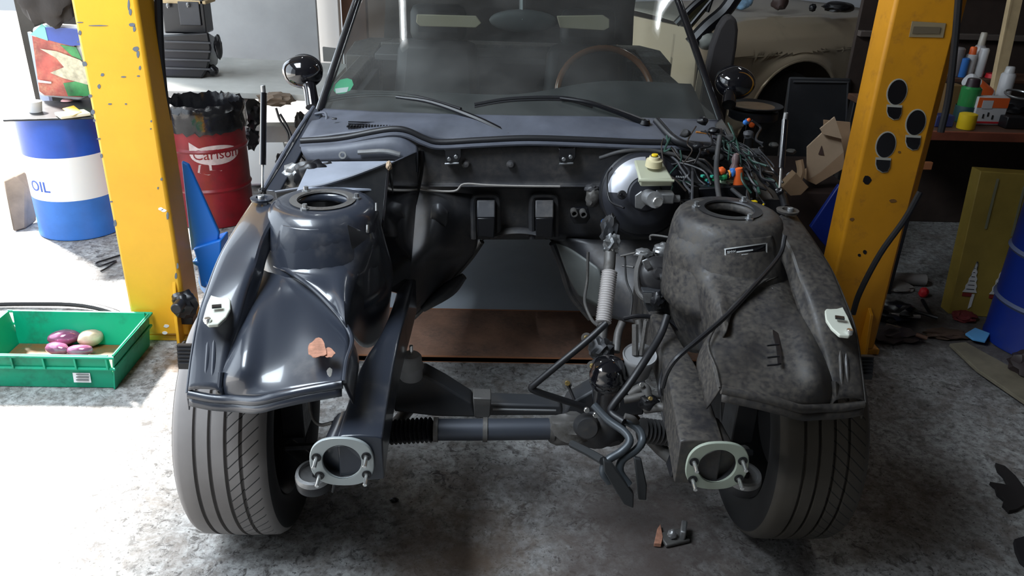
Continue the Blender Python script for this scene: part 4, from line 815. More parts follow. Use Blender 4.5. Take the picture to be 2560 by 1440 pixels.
tube('post_cable', [at(395, -30, 2.85), at(402, 150, 2.85), at(418, 300, 2.85)], .014, BLK, LP, 8)
box('rear_flange', (1.47, 2.84, 1.8), (.10, .02, 2.5), ORA, RP)
# foot irons and the black safety catch
prism('foot_gusset', [(-1.262, 2.67, .02), (-1.262, 2.68, .12), (-1.262, 2.725, .28), (-1.262, 2.725, .02)], (.012, 0, 0), YEL, LP); prism('foot_gusset', [(1.37, 2.64, .02), (1.37, 2.67, .20), (1.37, 2.705, .22), (1.37, 2.705, .02)], (.012, 0, 0), ORA, RP)
lump('safety_catch', at(462, 762, 2.70), (.045, .04, .055), BLK, LP, 5, .35); cyl('catch_bolt', at(452, 758, 2.66), .02, .05, DARK, LP, (0, -1, 0)); box('catch_box', at(470, 790, 2.74), (.05, .05, .05), BLK, LP)
o = box('added_pale_sheet', (.02, 3.62, .004), (1.1, 1.15, .006), mat('added_sheet_grey', (.62, .68, .74), .5, var=.08, vscale=3), None, bv=0); tag(o, 'pale blue grey sheet added to brighten the floor under the car behind the brown steel plate', 'sheet')  # pale sheet added to brighten the dark floor seen through the tunnel
# blue carriages with folded arms behind the posts
def carriage(t, s_, pts, Y_):
    return prism('carriage', [at(x, y, Y_) for x, y in pts], (0, .02, 0), BLUEP if s_ < 0 else BLUED, t, .004)
carriage(LP, -1, ((453, 404), (470, 412), (547, 582), (545, 600), (478, 628)), 2.90)
prism('arm_bracket', [at(x, y, 2.88) for x, y in ((482, 622), (552, 600), (552, 648), (528, 700), (512, 722), (500, 716), (492, 668), (478, 660), (480, 652), (492, 654))], (0, .10, 0), BLUEP, LP, .006)
carriage(RP, 1, ((2098, 462), (2118, 470), (2110, 560), (2085, 640), (2050, 600), (2026, 568)), 2.92)
for s_, t, m_ in ((-1, LP, BLUEP), (1, RP, BLUED)): tube('lift_arm', [V((s_*1.22, 2.9, .17)), V((s_*.80, 3.3, .15))], .04, m_, t, 8, 0)

# ================================================================ LEFT SIDE OF THE SHOP
def oncyl(c, r, u0, z0, rz=0):   # wraps a flat drawing (x, y) on a drum of centre c, radius r, centred at angle u0, height z0
    def f(p):
        x, y = p.x*math.cos(rz)-p.y*math.sin(rz), p.x*math.sin(rz)+p.y*math.cos(rz)
        a = u0+x/r; return V((c.x+(r+.0008+p.z)*math.cos(a), c.y+(r+.0008+p.z)*math.sin(a), z0+y))
    return f
def drum(name, label, c, r, h, cols, ribs, group=None, top=True):
    t = thing(name, label, 'drum', c); c = V(c); zs = [0]+[z for z, _ in cols]
    for i, (z1, m_) in enumerate(cols):
        z0 = zs[i]; pr = [(r, z0), (r, z1)]
        for zr in ribs:
            if z0 < zr < z1: pr = [(r, z0), (r, zr-.012), (r+.008, zr), (r, zr+.012), (r, z1)]
        if i == 0: pr = [(0, 0), (r-.004, 0), (r+.003, .004), (r+.003, .014), (r, .02)]+pr[1:]
        if i == len(cols)-1: pr = pr[:-1]+[(r, h-.02), (r+.004, h-.012), (r+.004, h), (r-.004, h), (r-.006, h-.012), ((0, h-.014) if top else (r-.006, .05))]
        lathe(['lower_band', 'middle_band', 'upper_band'][i] if len(cols) == 3 else ('shell' if len(cols) == 1 else 'band'), pr, c, m_, t, n=48)
    return t
BLD = mat('blue_drum_paint', (.012, .075, .42), .4, var=.15); BLD2 = mat('light_blue_drum_paint', (.03, .15, .50), .45, var=.15)
dB = V((-2.185, 3.93, 0)); D1 = drum('oil_drum', 'blue and white oil drum with blue lettering, left of the yellow lift post', dB, .20, .61, ((.205, BLD2), (.42, mat('white_drum_paint', (.80, .80, .80), .4)), (.61, BLD)), (.205, .42))
def toC(px, py, c, r):   # angle and height on a drum seen at a pixel
    d = ray(px, py); o = CAM-V((c.x, c.y, 0)); A_ = d.x**2+d.y**2; B_ = o.x*d.x+o.y*d.y; C_ = o.x**2+o.y**2-r*r; q = max(0, B_*B_-A_*C_)
    t_ = (-B_-math.sqrt(q))/A_; p = CAM+d*t_; return math.atan2(p.y-c.y, p.x-c.x), p.z
u0, z0 = toC(98, 468, dB, .20); text('lettering', 'OIL', .075, BLD, D1, oncyl(dB, .20, u0, z0))
lid = box('grey_sheet', (-2.15, 3.90, .616), (.42, .40, .010), DARK, None, rz=.25); tag(lid, 'thin dark grey sheet lying on top of the blue and white drum', 'sheet')
bg_ = thing('printed_bag', 'plastic bag printed in red, green and blue standing on the blue and white drum', 'bag', (-2.13, 4.02, .62))
BAGM = mat('bag_print_red', (.42, .07, .05), .3, var=.6, vscale=12, dust=(.60, .30, .18), dscale=9, damt=.5)
P_ = [(82, 70), (108, 60), (130, 54), (160, 60), (200, 62), (228, 70), (236, 150), (236, 235), (200, 250), (110, 240), (98, 235), (90, 150)]
hexa('bag_body', [at(x, y, 4.02) for x, y in P_], [at(x, y, 4.14) for x, y in P_], mat('white_bag_film', (.75, .75, .75), .25), bg_, .01)
def pan(nm, pts, m_, Y_=4.010): return prism(nm, [at(x, y, Y_) for x, y in pts], (0, .004, 0), m_, bg_, 0)
pan('print', [(80, 90), (120, 100), (185, 112), (200, 180), (205, 243), (112, 238), (98, 228), (88, 150)], BAGM)
pan('blue_header', [(112, 68), (180, 72), (228, 78), (232, 110), (180, 115), (150, 108), (120, 100)], mat('bag_print_blue', (.03, .07, .35), .3, var=.2), 4.007)
pan('turquoise_corner', [(76, 86), (104, 60), (112, 68), (120, 102), (96, 94)], mat('bag_print_turquoise', (.20, .60, .55), .3), 4.005)
pan('green_print', [(150, 112), (190, 118), (205, 150), (180, 140)], mat('bag_print_green', (.03, .22, .06), .3, var=.6, vscale=14), 4.005); pan('green_print', [(158, 208), (215, 200), (225, 240), (170, 240)], mat('bag_print_green', (.03, .22, .06), .3, var=.6, vscale=14), 4.005)
pan('pale_band', [(100, 122), (140, 128), (200, 150), (225, 180), (220, 212), (160, 196), (125, 182), (160, 168), (140, 145)], mat('bag_print_pale', (.55, .50, .35), .3, var=.4, vscale=30), 4.003)
for pts in (((95, 200), (128, 205), (128, 209), (95, 206)),): pan('print_line', pts, WHITE, 4.001)
o = lump('dark_cloth', at(118, 10, 3.98)+V((0, 0, .10)), (.145, .05, .20), CLOTH, None, 6, .30, 2.2, 4); tag(o, 'dark brown cloth bundle hanging above the printed bag', 'cloth')
o = prism('grey_board', [at(68, 80, 4.2), at(88, 92, 4.2), V((-2.36, 4.2, 0)), V((-2.43, 4.2, 0))], (0, .03, 0), mat('grey_board', (.30, .34, .40), .5), None); tag(o, 'narrow grey upright board behind the blue and white drum', 'board')
o = lathe('paper_cup', [(.0, 0), (.028, 0), (.036, .05), (.034, .05), (.026, .006)], V((-2.24, 3.82, .622)), WHITE, None); tag(o, 'small white cup on the grey sheet above the blue drum', 'cup')
o = box('booklet', az(182, 285, .632), (.13, .10, .014), mat('booklet_cover', (.85, .80, .62), .5), None, rz=.7); tag(o, 'yellow and white booklet lying on the grey sheet', 'booklet'); prism('yellow_half', [az(x, y, .6405) for x, y in ((156, 272), (184, 264), (205, 280), (180, 290))], (0, 0, .001), mat('booklet_yellow', (.90, .55, .04), .5), o, 0)
o = lathe('red_white_lid', [(0, .008), (.02, .008), (.028, 0), (0, 0)], az(167, 252, .625), mat('lid_pink', (.8, .45, .45), .4), None); tag(o, 'small pale red and white lid beside the booklet', 'lid')
WPM = mat('weathered_wood', (.20, .15, .11), .85, var=.3)
o = prism('wooden_block', [az(32, 582, 0), az(66, 572, 0), at(66, 470, 4.02), at(34, 440, 4.02), at(6, 452, 4.0)], (0, .10, 0), WPM, None, .01); tag(o, 'weathered brown wooden block on the floor left of the blue and white drum', 'wooden block')

# green crate with its contents
cr_ = thing('plastic_crate', 'dirty green plastic crate on the floor in front of the yellow lift post', 'crate', (-1.60, 2.53, 0))
xa, xb, ya, yb, hh = -1.86, -1.375, 2.395, 2.685, .138
box('crate_floor', ((xa+xb)/2, (ya+yb)/2, .008), (xb-xa-.02, yb-ya-.02, .012), mat('greasy_brown', (.16, .07, .02), .4, dust=(.03, .10, .05), dscale=14, damt=.5), cr_, bv=0)
def wall_(nm, a, b, o_): # sloping wall from base line to rim line
    a, b, o_ = V(a), V(b), V(o_); i_ = -o_*.006
    return hexa(nm, [a, b, b+o_*.018+V((0, 0, hh)), a+o_*.018+V((0, 0, hh))], [a+i_, b+i_, b+i_+o_*.018+V((0, 0, hh)), a+i_+o_*.018+V((0, 0, hh))], GREEN, cr_, .001)
wall_('crate_wall', (xa, ya, .002), (xb, ya, .002), (0, -1, 0)); wall_('crate_wall', (xa, yb, .002), (xb, yb, .002), (0, 1, 0)); wall_('crate_wall', (xb, ya-.01, .002), (xb, yb+.01, .002), (1, 0, 0)); wall_('crate_wall', (xa, ya-.01, .002), (xa, yb+.01, .002), (-1, 0, 0))
for z_ in (hh-.004, hh-.052):
    e_ = .018*z_/hh+.004; tube('rim', [V((xa-e_, ya-e_, z_)), V((xb+e_, ya-e_, z_)), V((xb+e_, yb+e_, z_)), V((xa-e_, yb+e_, z_)), V((xa-e_, ya-e_, z_))], .006, GREEN, cr_, 8, 0)
for k in range(5): box('rib', (xa+.06+k*.105, ya-.021, hh-.028), (.006, .008, .045), GREEN, cr_, bv=0)
lb = box('paper_label', at(205, 944, ya-.012), (.058, .002, .036), WHITE, cr_, bv=0, rx=-.11)
for k in range(3): box('label_line', at(206, 936+k*7, ya-.017), (.042, .002, .0035), mat('print_grey', (.12, .12, .12), .6), lb, bv=0, rx=-.11)
for i, (x, y, s_, m_, lab, rz_) in enumerate(((162, 853, (.045, .026, .022), PURP, 'shiny purple onion at the back of the green crate', .3), (144, 878, (.036, .020, .018), PURP, 'shiny purple onion at the front left in the green crate', -.2), (200, 881, (.036, .018, .016), PURP, 'shiny purple onion lying at the front middle of the green crate', .1), (228, 856, (.034, .026, .024), PALE, 'pale peeled onion lying on the right in the green crate', .4))):
    s_ = tuple(q*1.3 for q in s_); p = az(x, y-3, .035); o = lump('onion', V((p.x, p.y, .018+s_[2])), s_, m_, None, i+2, .10, 2, 3, rz_); tag(o, lab, 'onion', 'onions in the green crate')
o = tube('rubber_hose', [V((-2.30, 2.98, .015)), V((-2.0, 3.00, .02)), V((-1.75, 2.99, .022)), V((-1.55, 2.90, .015)), V((-1.53, 2.78, .014))], .013, RUB, None, 8); tag(o, 'black rubber hose lying on the floor behind the green crate', 'hose')
o = tube('thin_cable', [az(x, y, .006) for x, y in ((300, 638), (268, 648), (240, 658), (252, 664), (290, 652), (270, 668), (252, 678))], .004, RUB, None, 6); tag(o, 'thin black cable curled on the bright floor beside the yellow post', 'cable')

# red drum with bin bag
_p = az(512, 572, 0); dR = V((_p.x, _p.y+.19, 0)); D2 = drum('waste_drum', 'dark red drum with white oval lettering, lined with a black bin bag', dR, .20, .60, ((.60, REDP),), (), None, False)
for zr in (.20, .41): lathe('rib', [(.200, zr-.012), (.207, zr), (.200, zr+.012)], dR, REDP, D2, n=48)
u0, z0 = toC(541, 388, dR, .20); WR = mat('worn_white_print', (.55, .45, .45), .6, var=.2, vscale=30)
vs = []; f = oncyl(dR, .2, u0, z0)
for k in range(36): a = 2*PI*k/36; vs.append(f(V((.125*math.cos(a), .050*math.sin(a), 0))))
vs.append(f(V((0, 0, 0)))); 
vs2 = [f(V((.125*math.cos(2*PI*k/36)*j/6, .050*math.sin(2*PI*k/36)*j/6, 0))) for j in range(1, 7) for k in range(36)]+[f(V((0, 0, 0)))]
fs = [(j*36+k, j*36+(k+1) % 36, (j+1)*36+(k+1) % 36, (j+1)*36+k) for j in range(5) for k in range(36)]+[(216, k, (k+1) % 36) for k in range(36)]
lg = fromdata('oval_logo', vs2, fs, WR, D2); text('lettering', 'Carlson', .072, REDP, lg, oncyl(dR, .2, u0, z0+.002))
vs = [f(V(p)) for p in ((-.09, -.045, .0005), (-.03, -.045, .0005), (-.03, -.075, .0005), (.02, -.082, .0005), (-.05, -.10, .0005), (-.10, -.085, .0005))]; fromdata('arrow_print', vs, [tuple(range(6))], WR, lg)
vs = [f(V(p)) for p in ((-.128, .0, .0005), (-.125, .07, .0005), (-.085, .042, .0005), (-.05, .03, .0005), (-.10, .0, .0005))]; fromdata('arrow_print', vs, [tuple(range(5))], WR, lg)
vs, fs = [], []; prof = [(.208, .50), (.214, .53), (.212, .57), (.218, .60), (.208, .625), (.190, .635), (.180, .60), (.175, .50), (.17, .42), (0, .40)]
for i, (r_, z_) in enumerate(prof):
    for k in range(64):
        a = 2*PI*k/64; n_ = noise.noise(V((math.cos(a)*5, math.sin(a)*5, z_*18))); rr = r_*(1+.05*n_) if i < 9 else 0; vs.append(dR+V((rr*math.cos(a), rr*math.sin(a), z_+.025*noise.noise(V((math.cos(a)*7+3, math.sin(a)*7, i)))*(1 if i not in (7, 8, 9) else 0))))
fs = [(i*64+k, i*64+(k+1) % 64, (i+1)*64+(k+1) % 64, (i+1)*64+k) for i in range(9) for k in range(64)]
o = fromdata('bin_bag', vs, fs, mat('black_bin_film', (.01, .01, .012), .16, bump=.5, bscale=18), None); tag(o, 'crinkled black bin bag folded over the rim of the red drum', 'bin bag')

# bench made of boards, with black car parts on it
bn_ = thing('board_bench', 'low bench topped with a pale dusty board behind the red drum', 'bench', (-1.45, 5.2, 0))
BDM = mat('pale_dusty_board', (.52, .52, .49), .7, var=.15, vscale=4)
hexa('bench_top', [az(400, 226, .62), az(560, 229, .62), az(800, 238, .62), az(872, 160, .62), az(500, 140, .62), az(390, 150, .62)], [p+V((0, 0, -.035)) for p in (az(400, 226, .62), az(560, 229, .62), az(800, 238, .62), az(872, 160, .62), az(500, 140, .62), az(390, 150, .62))], BDM, bn_, .004)
for x, y in ((-1.9, 4.75), (-1.0, 4.75), (-2.0, 5.6), (-.6, 5.6)): box('leg', (x, y, .293), (.07, .07, .586), DKWOOD, bn_)
o = thing('black_housing', 'large black ribbed car part lying on the board bench', 'car part', (-1.95, 4.9, .62))
hexa('housing_body', [UPz(at(x, y, 4.75), .622) for x, y in ((400, 88), (520, 80), (528, 120), (520, 170), (505, 196), (400, 205))], [UPz(at(x, y, 5.0), .622) for x, y in ((400, 88), (540, 92), (548, 120), (545, 160), (520, 180), (400, 190))], BLK, o, .01)
for k in range(4): box('rib', at(470, 106+k*22, 4.742), (.26, .012, .012), DKGREY, o)
lump('mounting_lug', at(532, 175, 4.8), (.03, .03, .03), BLK, o, 3, .4); lump('mounting_lug', at(546, 118, 4.8), (.02, .04, .07), BLK, o, 4, .3)
o = thing('black_casing', 'square black plastic casing stacked on the ribbed black car part', 'car part', (-1.95, 4.9, .90))
box('casing_body', at(468, 36, 4.95), (.24, .16, .20), BLK, o, bv=.012); box('casing_window', at(474, 34, 4.86), (.12, .01, .13), DKGREY, o, rz=0); box('casing_top', at(470, 1, 4.95), (.26, .18, .02), WOOD, o)
for x, y in ((420, 14), (470, 12)): lump('casing_screw', at(x, y, 4.85), (.010, .01, .014), ALU, o, 1)
box('casing_frame', at(508, 36, 4.87), (.02, .02, .20), BLK, o)
o = box('partition_screen', (-2.05, 5.98, 1.42), (1.45, .04, 2.0), GREY, None); o.location = (0, 0, 0); tag(o, 'large plain grey sheet panel standing upright behind the board bench', 'panel')
struct(box('trim_1', (-1.30, 6.15, 1.55), (.21, .10, 3.1), WHITE)); struct(box('trim_2', (-1.10, 6.25, 1.55), (.18, .10, 3.1), DKWOOD))
o = prism('grey_offcut', [at(806, 118, 5.45), at(838, 122, 5.45), V((at(838, 122, 5.45).x, 5.45, .621)), V((at(806, 118, 5.45).x, 5.45, .621))], (0, .03, 0), mat('grey_offcut', (.22, .22, .21), .8), None); tag(o, 'small grey offcut standing on the bench end against the white pillar', 'offcut')
JM = [BLK, DKWOOD, DARK, WPM, DUSTY, DKGREY]
random.seed(9)
jl = [('crumpled dark plastic heap under the bench front', (628, 284), BLK, (.08, .07, .09)), ('brown rag hanging over the front of the board bench', (690, 248), WPM, (.11, .06, .04)), ('grey crumpled paper under the board bench', (604, 258), DUSTY, (.06, .05, .05)), ('dark scrap heap beside the car mirror stalk', (752, 306), DKGREY, (.04, .05, .07)), ('small dark lump of scrap beside the red drum', (628, 345), DARK, (.05, .05, .07)), ('dark plastic trim hanging behind the left wing of the car', (704, 410), DKGREY, (.04, .04, .08))]
for i, (lab, (x, y), m_, s_) in enumerate(jl):
    p = at(x, y, 4.62 if i != 1 else 4.36); 
    o = lump('scrap_piece' if i != 1 else 'rag', p, tuple(q*.85 for q in s_), m_, None, i+11, .5, 2.6, 3); tag(o, lab, 'scrap' if i != 1 else 'rag')
o = box('wooden_beam', az(760, 330, .30), (.9, .10, .10), BDM, None, rz=.15); tag(o, 'pale timber beam lying low behind the left wing of the car', 'beam')
o = prism('sunlit_floor_patch', [az(x, y, .02) for x, y in ((612, 340), (700, 335), (720, 400), (700, 462), (620, 464))], (0, 0, .012), mat('sunlit_floor_white', (.9, .9, .9), .6), None); tag(o, 'white patch standing in for sunlit floor between the red drum and the car', 'sheet')  # flat white slab stands in for a patch of sunlit floor

# ================================================================ RIGHT SIDE OF THE SHOP
oc = thing('classic_car', 'champagne coloured old car parked behind the right lift post', 'car', (1.9, 5.3, 0))
O_ = V((1.99, 5.46, 0)); au = math.radians(32); U_ = V((math.cos(au), math.sin(au), 0)); W_ = V((math.sin(au), -math.cos(au), 0))
def L3(u, v_, z): return O_+U_*u+W_*v_+V((0, 0, z))
Ra, Rb, zc = .46, .370, .355
us = [-.95, -.85, -.75, -.65, -.55, -.50, -.475]+[-.46*math.cos(PI*k/28) for k in range(0, 29)]+[.475, .50, .55, .65, .8, .95, 1.1, 1.25]
def prof_v(z): # outward bulge by height
    if z > .93: return -.10-(z-.93)*2.2
    if z > .86: return -.035-(z-.86)*.93
    if z > .765: return .012-(z-.765)*.49
    if z > .755: return -.004
    return .0-(.755-z)*.05
vs = []; zt = .975; nr = 26
for u in us:
    zl = zc+Rb*math.sqrt(max(0, 1-(u/Ra)**2)) if abs(u) <= Ra else .24
    for j in range(nr+1):
        z = zl+(zt-zl)*j/nr; dd = abs(math.hypot(u/Ra, (z-zc)/Rb)-1)*.4; vs.append(L3(u, prof_v(z)+(.035*math.exp(-(dd/.04)**2) if z > zc-.05 else 0), z-(.02*(u*.2) if z > .9 else 0)))
fs = [(i*(nr+1)+j, (i+1)*(nr+1)+j, (i+1)*(nr+1)+j+1, i*(nr+1)+j+1) for i in range(len(us)-1) for j in range(nr)]
o = fromdata('front_wing', vs, fs, CHAMP, oc); sm_ = o.modifiers.new('thickness', 'SOLIDIFY'); sm_.thickness = .006
tube('arch_lip', [L3(-.46*math.cos(PI*k/20), .030, zc+.37*math.sin(PI*k/20)) for k in range(21)], .012, CHAMP, oc, 8, 1)
tube('wing_crease', [L3(-.95, .0, .765), L3(0, .008, .768), L3(1.25, 0, .765)], .006, CHAMP, oc, 8)
tube('wing_seam', [L3(-.95, -.19, .955), L3(0, -.20, .952), L3(1.25, -.19, .940)], .005, DARK, oc, 6)
surf('bonnet', [[L3(-.95, -.20, .972), L3(0, -.20, .97), L3(1.25, -.20, .955)], [L3(-.95, -.6, 1.0), L3(0, -.6, .995), L3(1.25, -.6, .975)], [L3(-.95, -1.1, 1.0), L3(0, -1.1, .995), L3(1.25, -1.1, .975)]], mat('dusty_champagne', (.42, .38, .32), .5, dust=(.50, .47, .42), damt=.6, dscale=5), oc, 6, 5, .006)
box('front_panel', L3(1.26, -.6, .6), (.05, 1.1, .7), CHAMP, oc, rz=au)
fromdata('wheel_well', *meshparts(boxd(L3(0, -.24, .45), (1.9, .02, .9), rz=au)), BLK, oc, False)
lathe('tyre', [(.20, -.09), (.27, -.10), (.31, -.08), (.315, 0), (.31, .08), (.27, .10), (.20, .09), (.0, .05)], L3(0, -.12, .32), RUBD, oc, W_)
prism('wing_rear_edge', [L3(-.95, .0, .24), L3(-.95, -.04, .86), L3(-.95, -.12, .95), L3(-.95, -1.1, .98), L3(-.95, -1.1, .24)], U_*.02, CHAMP, oc)
for pts, r_ in ((((1690, 60), (1730, 18), (1766, -12)), .020), (((1716, 74), (1756, 26), (1790, -14)), .012), (((1726, 110), (1768, 66), (1810, 30), (1842, -14)), .040), (((1768, 30), (1778, 0), (1780, -20)), .012)): tube('window_frame', [at(x, y, 4.55) for x, y in pts], r_, BLK, oc, 8, 3)
prism('olive_pane', [at(x, y, 4.58) for x, y in ((1704, 40), (1740, 5), (1768, -10), (1772, 20), (1730, 70), (1716, 76))], (0, .01, 0), mat('olive_glass', (.20, .20, .12), .25), oc, 0)
lump('mirror_shell', at(1765, 100, 4.55), (.06, .05, .05), mat('pale_grey_shell', (.30, .31, .28), .5), oc, 3, .2)
o = box('registration_card', at(2156, 146, 5.72), (.13, .01, .085), mat('grey_card', (.45, .47, .48), .6), None, ry=.1); tag(o, 'small pale card stuck on the champagne car beside the lift post', 'card')
o = thing('seat_back', 'dark grey seat back standing upright behind the right door mirror', 'seat', (1.0, 4.4, 0))
P_ = [(1764, 190), (1778, 120), (1796, 70), (1812, 45), (1828, 38), (1842, 48), (1846, 76), (1842, 120), (1830, 190)]
A_ = [at(x, y, 4.35) for x, y in P_]; A_ = [V((A_[0].x-.02, 4.35, .0))]+A_+[V((A_[-1].x, 4.35, 0))]
hexa('seat_cushion', A_, [p+V((.02, .13, 0)) for p in A_], mat('dark_seat_fabric', (.05, .045, .046), .8), o, .02)
lab = ['blue and white plastic bag on the bonnet of the champagne car', 'small red rag beside the plastic bag on the champagne car', 'dark brown canister on the bonnet of the champagne car', 'dark small clamp on the champagne bonnet right of the canister', 'black crumpled cover at the far end of the champagne bonnet']
for i, (x, y, s_, m_) in enumerate(((1850, 20, (.08, .06, .055), mat('blue_white_film', (.25, .42, .62), .3, var=.7, vscale=16)), (1846, 42, (.025, .02, .014), RED), (1948, 14, (.055, .05, .06), mat('brown_can', (.06, .035, .03), .5)), (2034, 6, (.025, .02, .025), BLK), (2100, -2, (.11, .08, .035), BLK))):
    o = lump(('plastic_bag', 'red_rag', 'canister', 'clamp', 'black_cover')[i], V((at(x, y, 5.75).x, 5.75, 1.005+s_[2])), s_, m_, None, i+5, .3, 2, 3); tag(o, lab[i], ('bag', 'rag', 'canister', 'clamp', 'cover')[i])
o = box('white_board', (2.15, 7.17, 1.35), (2.4, .04, 1.0), mat('white_board', (.62, .64, .68), .6), None); tag(o, 'large white board behind the champagne car', 'board')

ot = thing('oil_drain_stand', 'black oil drain stand with a shallow brown tray beside the right mirror', 'oil drain', (1.17, 3.55, 0))
oc_ = at(1886, 262, 3.52)
lathe('tray', [(0, -.03), (.05, -.03), (.115, -.008), (.125, .002), (.118, .004), (.06, -.012), (0, -.014)], oc_, BLK, ot); lathe('tray_liquid', [(0, -.004), (.108, -.004), (.10, -.008)], oc_, mat('dirty_oil_film', (.20, .12, .06), .4, dust=(.16, .15, .11), damt=.5), ot)
cyl('tray_collar', oc_+V((0, 0, -.06)), .11, .04, BLK, ot); cyl('pole', V((oc_.x, oc_.y, .40)), .022, oc_.z-.45, DARK, ot); cyl('tank', V((oc_.x, oc_.y, 0)), .15, .42, BLK, ot)
for x, y in ((1868, 303), (1880, 312)): lump('sticker_scrap', at(x, y, 3.38), (.012, .004, .012), LBL if x < 1875 else ORG, ot, 2)
o = hexa('black_radiator', [at(1972, 192, 4.25), at(2128, 196, 4.25), V((at(2118, 400, 4.25).x+.02, 4.25, 0)), V((at(1962, 400, 4.25).x, 4.25, 0))], [at(1972, 192, 4.35), at(2128, 196, 4.35), V((at(2118, 400, 4.25).x+.02, 4.35, 0)), V((at(1962, 400, 4.25).x, 4.35, 0))], mat('dusty_black_core', (.018, .019, .022), .6, dust=(.035, .035, .04), damt=.4), None, .01); tag(o, 'tall flat black radiator standing in front of the champagne car', 'radiator')
tube('radiator_rim', [at(1984, 204, 4.24), at(2120, 206, 4.24), at(2112, 392, 4.24)], .006, DKGREY, o, 8, 0)
o = box('tool_cabinet', (1.44, 3.78, .215), (.34, .62, .43), mat('dark_red_brown_cabinet', (.045, .028, .024), .5), None, bv=.01); tag(o, 'low dark brown metal cabinet behind the right wing of the car', 'cabinet')
o = thing('cardboard_box', 'open light brown cardboard box tilted against the right lift post', 'cardboard box', (1.38, 3.6, .43))
prism('box_side', [at(x, y, 3.50) for x, y in ((2018, 368), (2056, 332), (2102, 345), (2110, 380), (2052, 430), (2018, 452))], (0, .01, 0), CARDL, o, .001)
prism('box_flap', [at(x, y, 3.47) for x, y in ((2050, 322), (2087, 292), (2106, 348), (2058, 336))], (0, .008, 0), CARDL, o, .001)
prism('box_back', [at(x, y, 3.62) for x, y in ((2060, 300), (2126, 306), (2126, 420), (2060, 420))], (0, .01, 0), CARD, o, .001)
prism('box_bottom', [at(x, y, 3.50) for x, y in ((2018, 452), (2052, 430), (2110, 380), (2112, 420), (2040, 462))], (0, .12, 0), CARD, o, .001)
prism('printed_arrow', [at(x, y, 3.495) for x, y in ((2054, 364), (2060, 388), (2046, 386))], (0, .002, 0), flat('print_brown', (.10, .06, .05)), o, 0)
o = prism('cardboard_piece', [at(x, y, 3.30) for x, y in ((1955, 468), (1990, 432), (2022, 468), (2002, 488), (1976, 490))], (0, .05, 0), CARD, None); tag(o, 'torn brown cardboard piece below the open cardboard box', 'cardboard')
for i, (x, y, m_, s_, lab_, nm) in enumerate(((1934, 362, ALU, (.02, .02, .012), 'shiny metal cup among the scrap beside the right gas strut', 'metal_cup'), (1978, 378, ALUD, (.022, .02, .012), 'small grey metal fitting on the dark cabinet', 'metal_fitting'), (1975, 438, WHITE, (.016, .01, .014), 'small white plastic piece above the torn cardboard piece', 'plastic_piece'))):
    o = lump(nm, at(x, y, 3.45), s_, m_, None, i, .3, sub=2); tag(o, lab_, 'small part')
o = tube('wooden_stick', [at(1998, 400, 3.48), at(2002, 430, 3.46), at(1992, 460, 3.44)], .018, CARD, None, 8); tag(o, 'reddish brown wooden stick beside the open cardboard box', 'stick')

# workbench with its clutter
wb = thing('workbench', 'brown wooden workbench with reddish edge behind the right lift post', 'workbench', (2.35, 3.6, 0))
box('bench_top', (2.50, 3.66, .76), (1.54, .78, .03), DKWOOD, wb); box('bench_edge', (2.50, 3.262, .756), (1.54, .014, .04), mat('red_bench_edge', (.22, .06, .03), .6, var=.3), wb)
for x in (1.76, 3.2):
    for y in (3.32, 4.0): box('leg', (x, y, .3725), (.05, .05, .745), DARK, wb)
box('back_shelf', (2.60, 3.96, .885), (1.3, .2, .02), DKWOOD, wb); box('shelf_riser', (1.97, 3.96, .825), (.03, .2, .10), DKWOOD, wb); box('shelf_riser', (3.1, 3.96, .825), (.03, .2, .10), DKWOOD, wb)
rk_ = thing('wall_rack', 'dark wall rack with horizontal boards behind the workbench', 'rack', (2.5, 4.3, 0))
box('rack_panel', (2.55, 4.32, 1.1), (1.45, .03, 2.2), mat('dark_brown_panel', (.035, .022, .017), .7, var=.3), rk_)
for z in (1.04, 1.26): box('rack_rail', (2.55, 4.28, z), (1.45, .04, .03), mat('dusty_rail', (.09, .07, .06), .7), rk_)
def can(name, label, x, yb, hpx, wpx, Y_, m_, cap=None, ch=.3, cat='can'):
    b = at(x, yb, Y_); zb = .776 if Y_ < 3.8 else .896; b = V((b.x, Y_, zb)); sc = Y_*1.02/FPX*1.12; h = hpx*sc; r = wpx*sc/2
    t = thing(name, label, cat, b); hb = h*(1-ch) if cap else h
    lathe('body', [(0, 0), (r*.95, 0), (r, .004), (r, hb*.95), (r*.8, hb), (0, hb)], b, m_, t, n=20)
    if cap: lathe('cap', [(0, h), (r*.5, h), (r*.62, h-.004), (r*.7, hb), (0, hb)], b, cap, t, n=16)
    return t
WBT = mat('white_bottle', (.55, .55, .56), .4); GBT = mat('green_bottle', (.03, .22, .06), .2)
t = can('green_bottle', 'green bottle with dark cap on the workbench edge', 2408, 300, 95, 42, 3.45, GBT, mat('dark_cap', (.03, .015, .02), .4), .18, 'bottle')
lathe('bottle_label', [(.046, .004), (.0465, .006), (.0465, .07), (.046, .072)], V(t.location), mat('dark_teal_label', (.012, .05, .05), .5), t, n=20)
can('white_spray_can', 'white spray can with orange cap on the back shelf of the workbench', 2412, 205, 62, 22, 3.92, WBT, ORG, .25); can('blue_spray_can', 'blue spray can on the back shelf left of the white one', 2397, 208, 40, 20, 3.90, BLU, None); can('white_tube', 'tall white tube on the back shelf right of the spray cans', 2440, 205, 60, 20, 3.92, WBT, None); can('grey_canister', 'grey canister at the left end of the back shelf', 2374, 206, 60, 30, 3.92, mat('grey_canister', (.22, .20, .20), .5), None); can('clear_bottle', 'pale clear bottle behind the spray cans', 2428, 205, 88, 22, 3.98, mat('pale_clear', (.35, .33, .33), .3), mat('clear_top', (.4, .36, .3), .3), .3, 'bottle')
